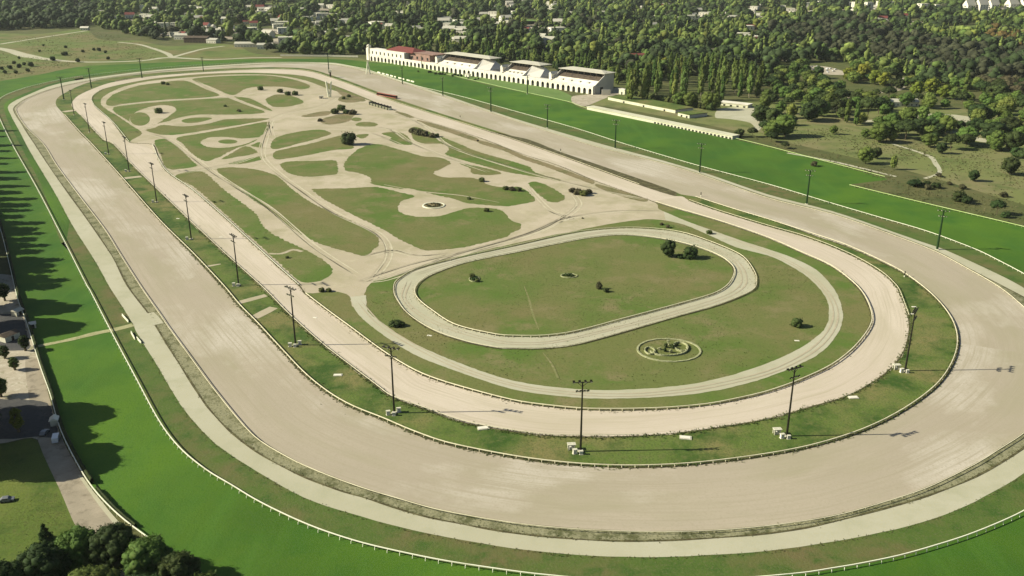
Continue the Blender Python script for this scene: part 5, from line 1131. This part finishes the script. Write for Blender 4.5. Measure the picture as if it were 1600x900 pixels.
for i in range(22):
    put('darkbush', 700+random.uniform(0, 85), 117, random.uniform(1.6, 2.8), 'low dark shrub in the garden before the grandstand arcade', 'shrubs in the garden before the arcade', world=GA+gu*(GLEN*random.uniform(.34, .60))-gv*random.uniform(8, 30))
shed(288,61,30,22,8,M_roofg,M_wall,-.1,'pale roofed hall left of the dark brick hall at the top left')
shed(310,66,44,24,9,M_brownshade,M_brownshade,-.1,'dark brown hall among the trees at the top left')
shed(334,67,20,16,6,M_roofg,M_wall,-.3,'small pale hall right of the dark brown hall')
shed(387,73,42,14,6,M_roofg,M_wall,.0,'long white shed with pale roof beyond the top bend')
shed(415,76,26,14,7,M_roofg,M_wall,.1,'short white shed right of the long pale one beyond the top bend')
shed(133,47,16,10,5,M_wall,M_wall,.1,'tiny white hut at the end of the meadow path, far left')
shed(1030,29,26,18,10,M_wall,M_wall,.1,'white two storey house among the dark trees, top centre right')
shed(1000,20,24,16,8,M_wall,M_wall,.1,'white house behind another at top centre right')
shed(1185,66,26,12,8,M_wall,M_wall,.3,'white house beside the roundabout woods')
shed(993,93,26,12,7,M_roofr,M_wall,.2,'pinkish house at the edge of the poplar grove')
shed(1355,160,24,10,5,M_roofg,M_wall,.1,'low pale roofed pavilion in the park')
shed(1410,165,30,12,5,M_roofg,M_wall,.0,'second low pale pavilion deeper in the park')
shed(1298,172,10,6,4,M_wall,M_wall,.1,'small white kiosk under the park trees')
shed(1265,172,12,6,4,M_wall,M_wall,.1,'small white hut under the dark park trees')
CR = Placer(car('parked_car', 'distant parked car', M_carw, (0, 0, 0), 0)); CR2 = Placer(car('parked_car', 'distant parked car', M_carg, (0, 0, 0), 0))
for zn, n_ in (([(1262,103),(1290,104),(1320,112),(1300,115),(1268,110)], 10), ([(250,50),(400,46),(470,53),(400,53)], 40), ([(1135,21),(1290,22),(1240,26)], 16)):
    f_ = fill(zn, 9); random.shuffle(f_)
    for p in f_[:n_]: (CR if random.random() < .6 else CR2).put(p+Vector((0, 0, .1)), random.choice([.2, 1.77]), 1.0, 'parked car far off in a yard among the trees', 'distant parked cars')
# ------------------------------------------------------------------ the far woods
def lowt(seed, form, H, R, zl, n=6, leaves=34, ls=1.0, cr=.55): return crown_arrays(seed, H, R, zl, n, 1, leaves, ls, form, cr)
T_round = [lowt(400+i, 'round', 12, 6.0, 1.0, n=9) for i in range(6)]; T_col = [lowt(420+i, 'column', 20, 3.0, 1, 8, 30, .9, .55) for i in range(3)]; T_umb = [lowt(440+i, 'umb', 11, 7, 3, 8, 34) for i in range(3)]
bank = {}
NEARZ = []
def noise2(x, y): return math.sin(x*.011+1.3)*math.cos(y*.009+.4)+.6*math.sin(x*.027-y*.019)+.4*math.cos(x*.051+y*.043)
w_ = PP(zoneT); zx0, zx1 = min(p.x for p in w_), max(p.x for p in w_); zy0, zy1 = min(p.y for p in w_), max(p.y for p in w_)
zoneD = [(1190,52),(1260,42),(1340,44),(1460,72),(1600,95),(1800,120),(1800,185),(1600,165),(1500,130),(1400,105),(1320,92),(1230,80)]
zoneF = [(-200,-3),(150,-3),(158,38),(110,46),(0,50),(-200,52)]
zoneG = [(146,60),(150,20),(230,8),(340,12),(300,40),(210,62)]
zoneO = [(1535,55),(1660,62),(1660,102),(1555,92)]
roads_px = [[(245,49),(330,44),(400,45),(470,52),(470,58),(400,54),(330,52),(250,57)],[(1262,101),(1290,102),(1330,112),(1330,122),(1290,121),(1268,113)],[(1074,84),(1100,76),(1132,76),(1136,84),(1110,89)],[(1130,20),(1240,18),(1300,24),(1240,28),(1150,28)],[(1300,163),(1360,148),(1400,142),(1420,120),(1432,124),(1410,146),(1360,154)]]
y = zy0; allp = []
CL = []
rc = random.Random(3)
for i in range(150):
    cx, cy = rc.uniform(160, 1600), rc.uniform(4, 66); w1 = rc.uniform(10, 46); h1 = rc.uniform(.9, 2.6)*(1+cy/45)
    if not poly_in(zoneT, cx, cy+8) or poly_in(zoneD, cx, cy) or (cx > 560 and cy > 55): continue
    q = ell(cx, cy, w1, h1, 12); CL.append(q); sheet('clearing', [(a+rc.uniform(-3, 3), b) for a, b in q], Z(2.5), rc.choice([M_meadow, M_asph, M_lawn, M_paving]))
roads_px = roads_px+CL
HSa = np.array([(p.x, p.y, r) for p, r in HS])
while y < zy1:
    s = 14+9*max(0, (y-900)/2300); x = -y*.62
    while x < y*.62:
        px_, py_ = x+random.uniform(-.45, .45)*s, y+random.uniform(-.45, .45)*s
        x += s
        X, Y = to_px(Vector((px_, py_, 0)))
        if not (-40 < X < 1640) or not poly_in(zoneT, X, Y): continue
        if any(poly_in(r, X, Y) for r in roads_px): continue
        # keep houses clear, more so on the side towards the camera
        dx = HSa[:, 0]-px_; dy = HSa[:, 1]-py_
        if np.any((np.abs(dx) < HSa[:, 2]*.85+4) & (dy > -HSa[:, 2]*.8) & (dy < HSa[:, 2]*2.4+52)): continue
        nz = noise2(px_, py_)
        if nz < -1.25 and random.random() < .7: continue
        allp.append((px_, py_, X, Y, s, nz))
    y += s
random.shuffle(allp)
park_fill = [q for q in allp if q[3] > 96]
rest = [q for q in allp if q[3] <= 96]
park_fill.sort(key=lambda q: -q[3])
def pick(X, Y, nz):
    r = random.random()
    if poly_in(zoneO, X, Y) and r < .35: return 'orange'
    if poly_in(zoneD, X, Y): return 'brown' if r < .72 else 'dark'
    if poly_in(zoneF, X, Y): return 'dark' if r < .8 else 'mid'
    if poly_in(zoneG, X, Y): return 'mid' if r < .6 else 'pale'
    if nz > .35: return 'pale' if r < .4 else 'mid' if r < .75 else 'yellow' if r < .82 else 'poplar'
    if nz < -.5: return 'dark' if r < .6 else 'mid' if r < .85 else 'cypress'
    return 'mid' if r < .42 else 'dark' if r < .74 else 'pale' if r < .86 else 'poplar' if r < .93 else 'brown'
lab_k = {'mid': 'mid green rounded tree', 'dark': 'dark rounded tree', 'pale': 'pale green rounded tree', 'yellow': 'yellow green rounded tree', 'brown': 'brownish rounded tree', 'orange': 'orange tinted tree', 'poplar': 'slender poplar', 'cypress': 'dark slim cypress'}
IND = 60
for i, (a, b, X, Y, s, nz) in enumerate(park_fill):
    k = pick(X, Y, nz)
    if i < IND:
        h = {'poplar': random.uniform(18, 26), 'cypress': random.uniform(14, 20)}.get(k, random.uniform(10, 16))
        put(k, 0, 0, h, lab_k[k]+' at the near edge of the woods on the right', lab_k[k]+'s at the near edge of the right woods', wide=random.uniform(.9, 1.2), world=Vector((a, b, 0)))
    else: rest.append((a, b, X, Y, s, nz))
for (a, b, X, Y, s, nz) in rest:
    k = pick(X, Y, nz); tp = random.choice(T_col if k in ('poplar', 'cypress') else (T_umb if (k in ('dark', 'brown') and random.random() < .4) else T_round))
    sc = (s/12.5)**.7*random.choice([.6, .8, 1.0, 1.1, 1.3, 1.6])*random.uniform(.85, 1.1); an = random.uniform(0, 6.28); ca, sa = math.cos(an)*sc, math.sin(an)*sc
    V, F = tp; W = np.empty_like(V); W[:, 0] = V[:, 0]*ca-V[:, 1]*sa+a; W[:, 1] = V[:, 0]*sa+V[:, 1]*ca+b; W[:, 2] = V[:, 2]*sc*random.uniform(.85, 1.15)
    mk = {'poplar': 'pale', 'cypress': 'dark'}.get(k, k)
    bank.setdefault(mk, [[], [], 0]); B = bank[mk]; B[0].append(W); B[1].append(F+B[2]); B[2] += len(V)
MK = {'mid': L_mid, 'dark': L_dark, 'pale': L_pale, 'yellow': L_yell, 'brown': L_brown, 'orange': L_orange}
for k, B in bank.items():
    o = link('woodland', arr_mesh('woodland', np.concatenate(B[0]), np.concatenate(B[1])), None); o.data.materials.append(mat('woodland '+k, MK[k]['a'] if False else {'mid': (.078,.122,.026), 'dark': (.040,.064,.020), 'pale': (.150,.195,.045), 'yellow': (.15,.17,.03), 'brown': (.050,.056,.027), 'orange': (.12,.085,.026)}[k], rough=.8, layers=[(.02, tuple(c*.55 for c in {'mid': (.078,.122,.026), 'dark': (.040,.064,.020), 'pale': (.150,.195,.045), 'yellow': (.15,.17,.03), 'brown': (.050,.056,.027), 'orange': (.12,.085,.026)}[k]), .4, .6, 2), (.06, tuple(min(1, c*1.7) for c in {'mid': (.078,.122,.026), 'dark': (.040,.064,.020), 'pale': (.150,.195,.045), 'yellow': (.15,.17,.03), 'brown': (.050,.056,.027), 'orange': (.12,.085,.026)}[k]), .52, .7, 2)], trans=.15)); o['kind'] = 'stuff'
for k, lst in KND.items():
    for (pl, H, R) in lst: pl.close()
for pl in (H1, H2, H3, H4, H5, CR, CR2): pl.close()
print('woods', len(rest), 'ind', len(park_fill[:IND]))

hz = MB(); hz.box(-6000, 6000, -600, 7000, -1.0, 185.0); ho = hz.build('haze', None); ho['kind'] = 'stuff'
hm = bpy.data.materials.new('haze'); hm.use_nodes = True; ht = hm.node_tree; ht.nodes.clear()
hv = ht.nodes.new('ShaderNodeVolumePrincipled'); hv.inputs['Color'].default_value = (.86, .93, .90, 1); hv.inputs['Density'].default_value = 0.000026; hv.inputs['Anisotropy'].default_value = 0.1
hout = ht.nodes.new('ShaderNodeOutputMaterial'); ht.links.new(hv.outputs[0], hout.inputs['Volume']); ho.data.materials.append(hm)
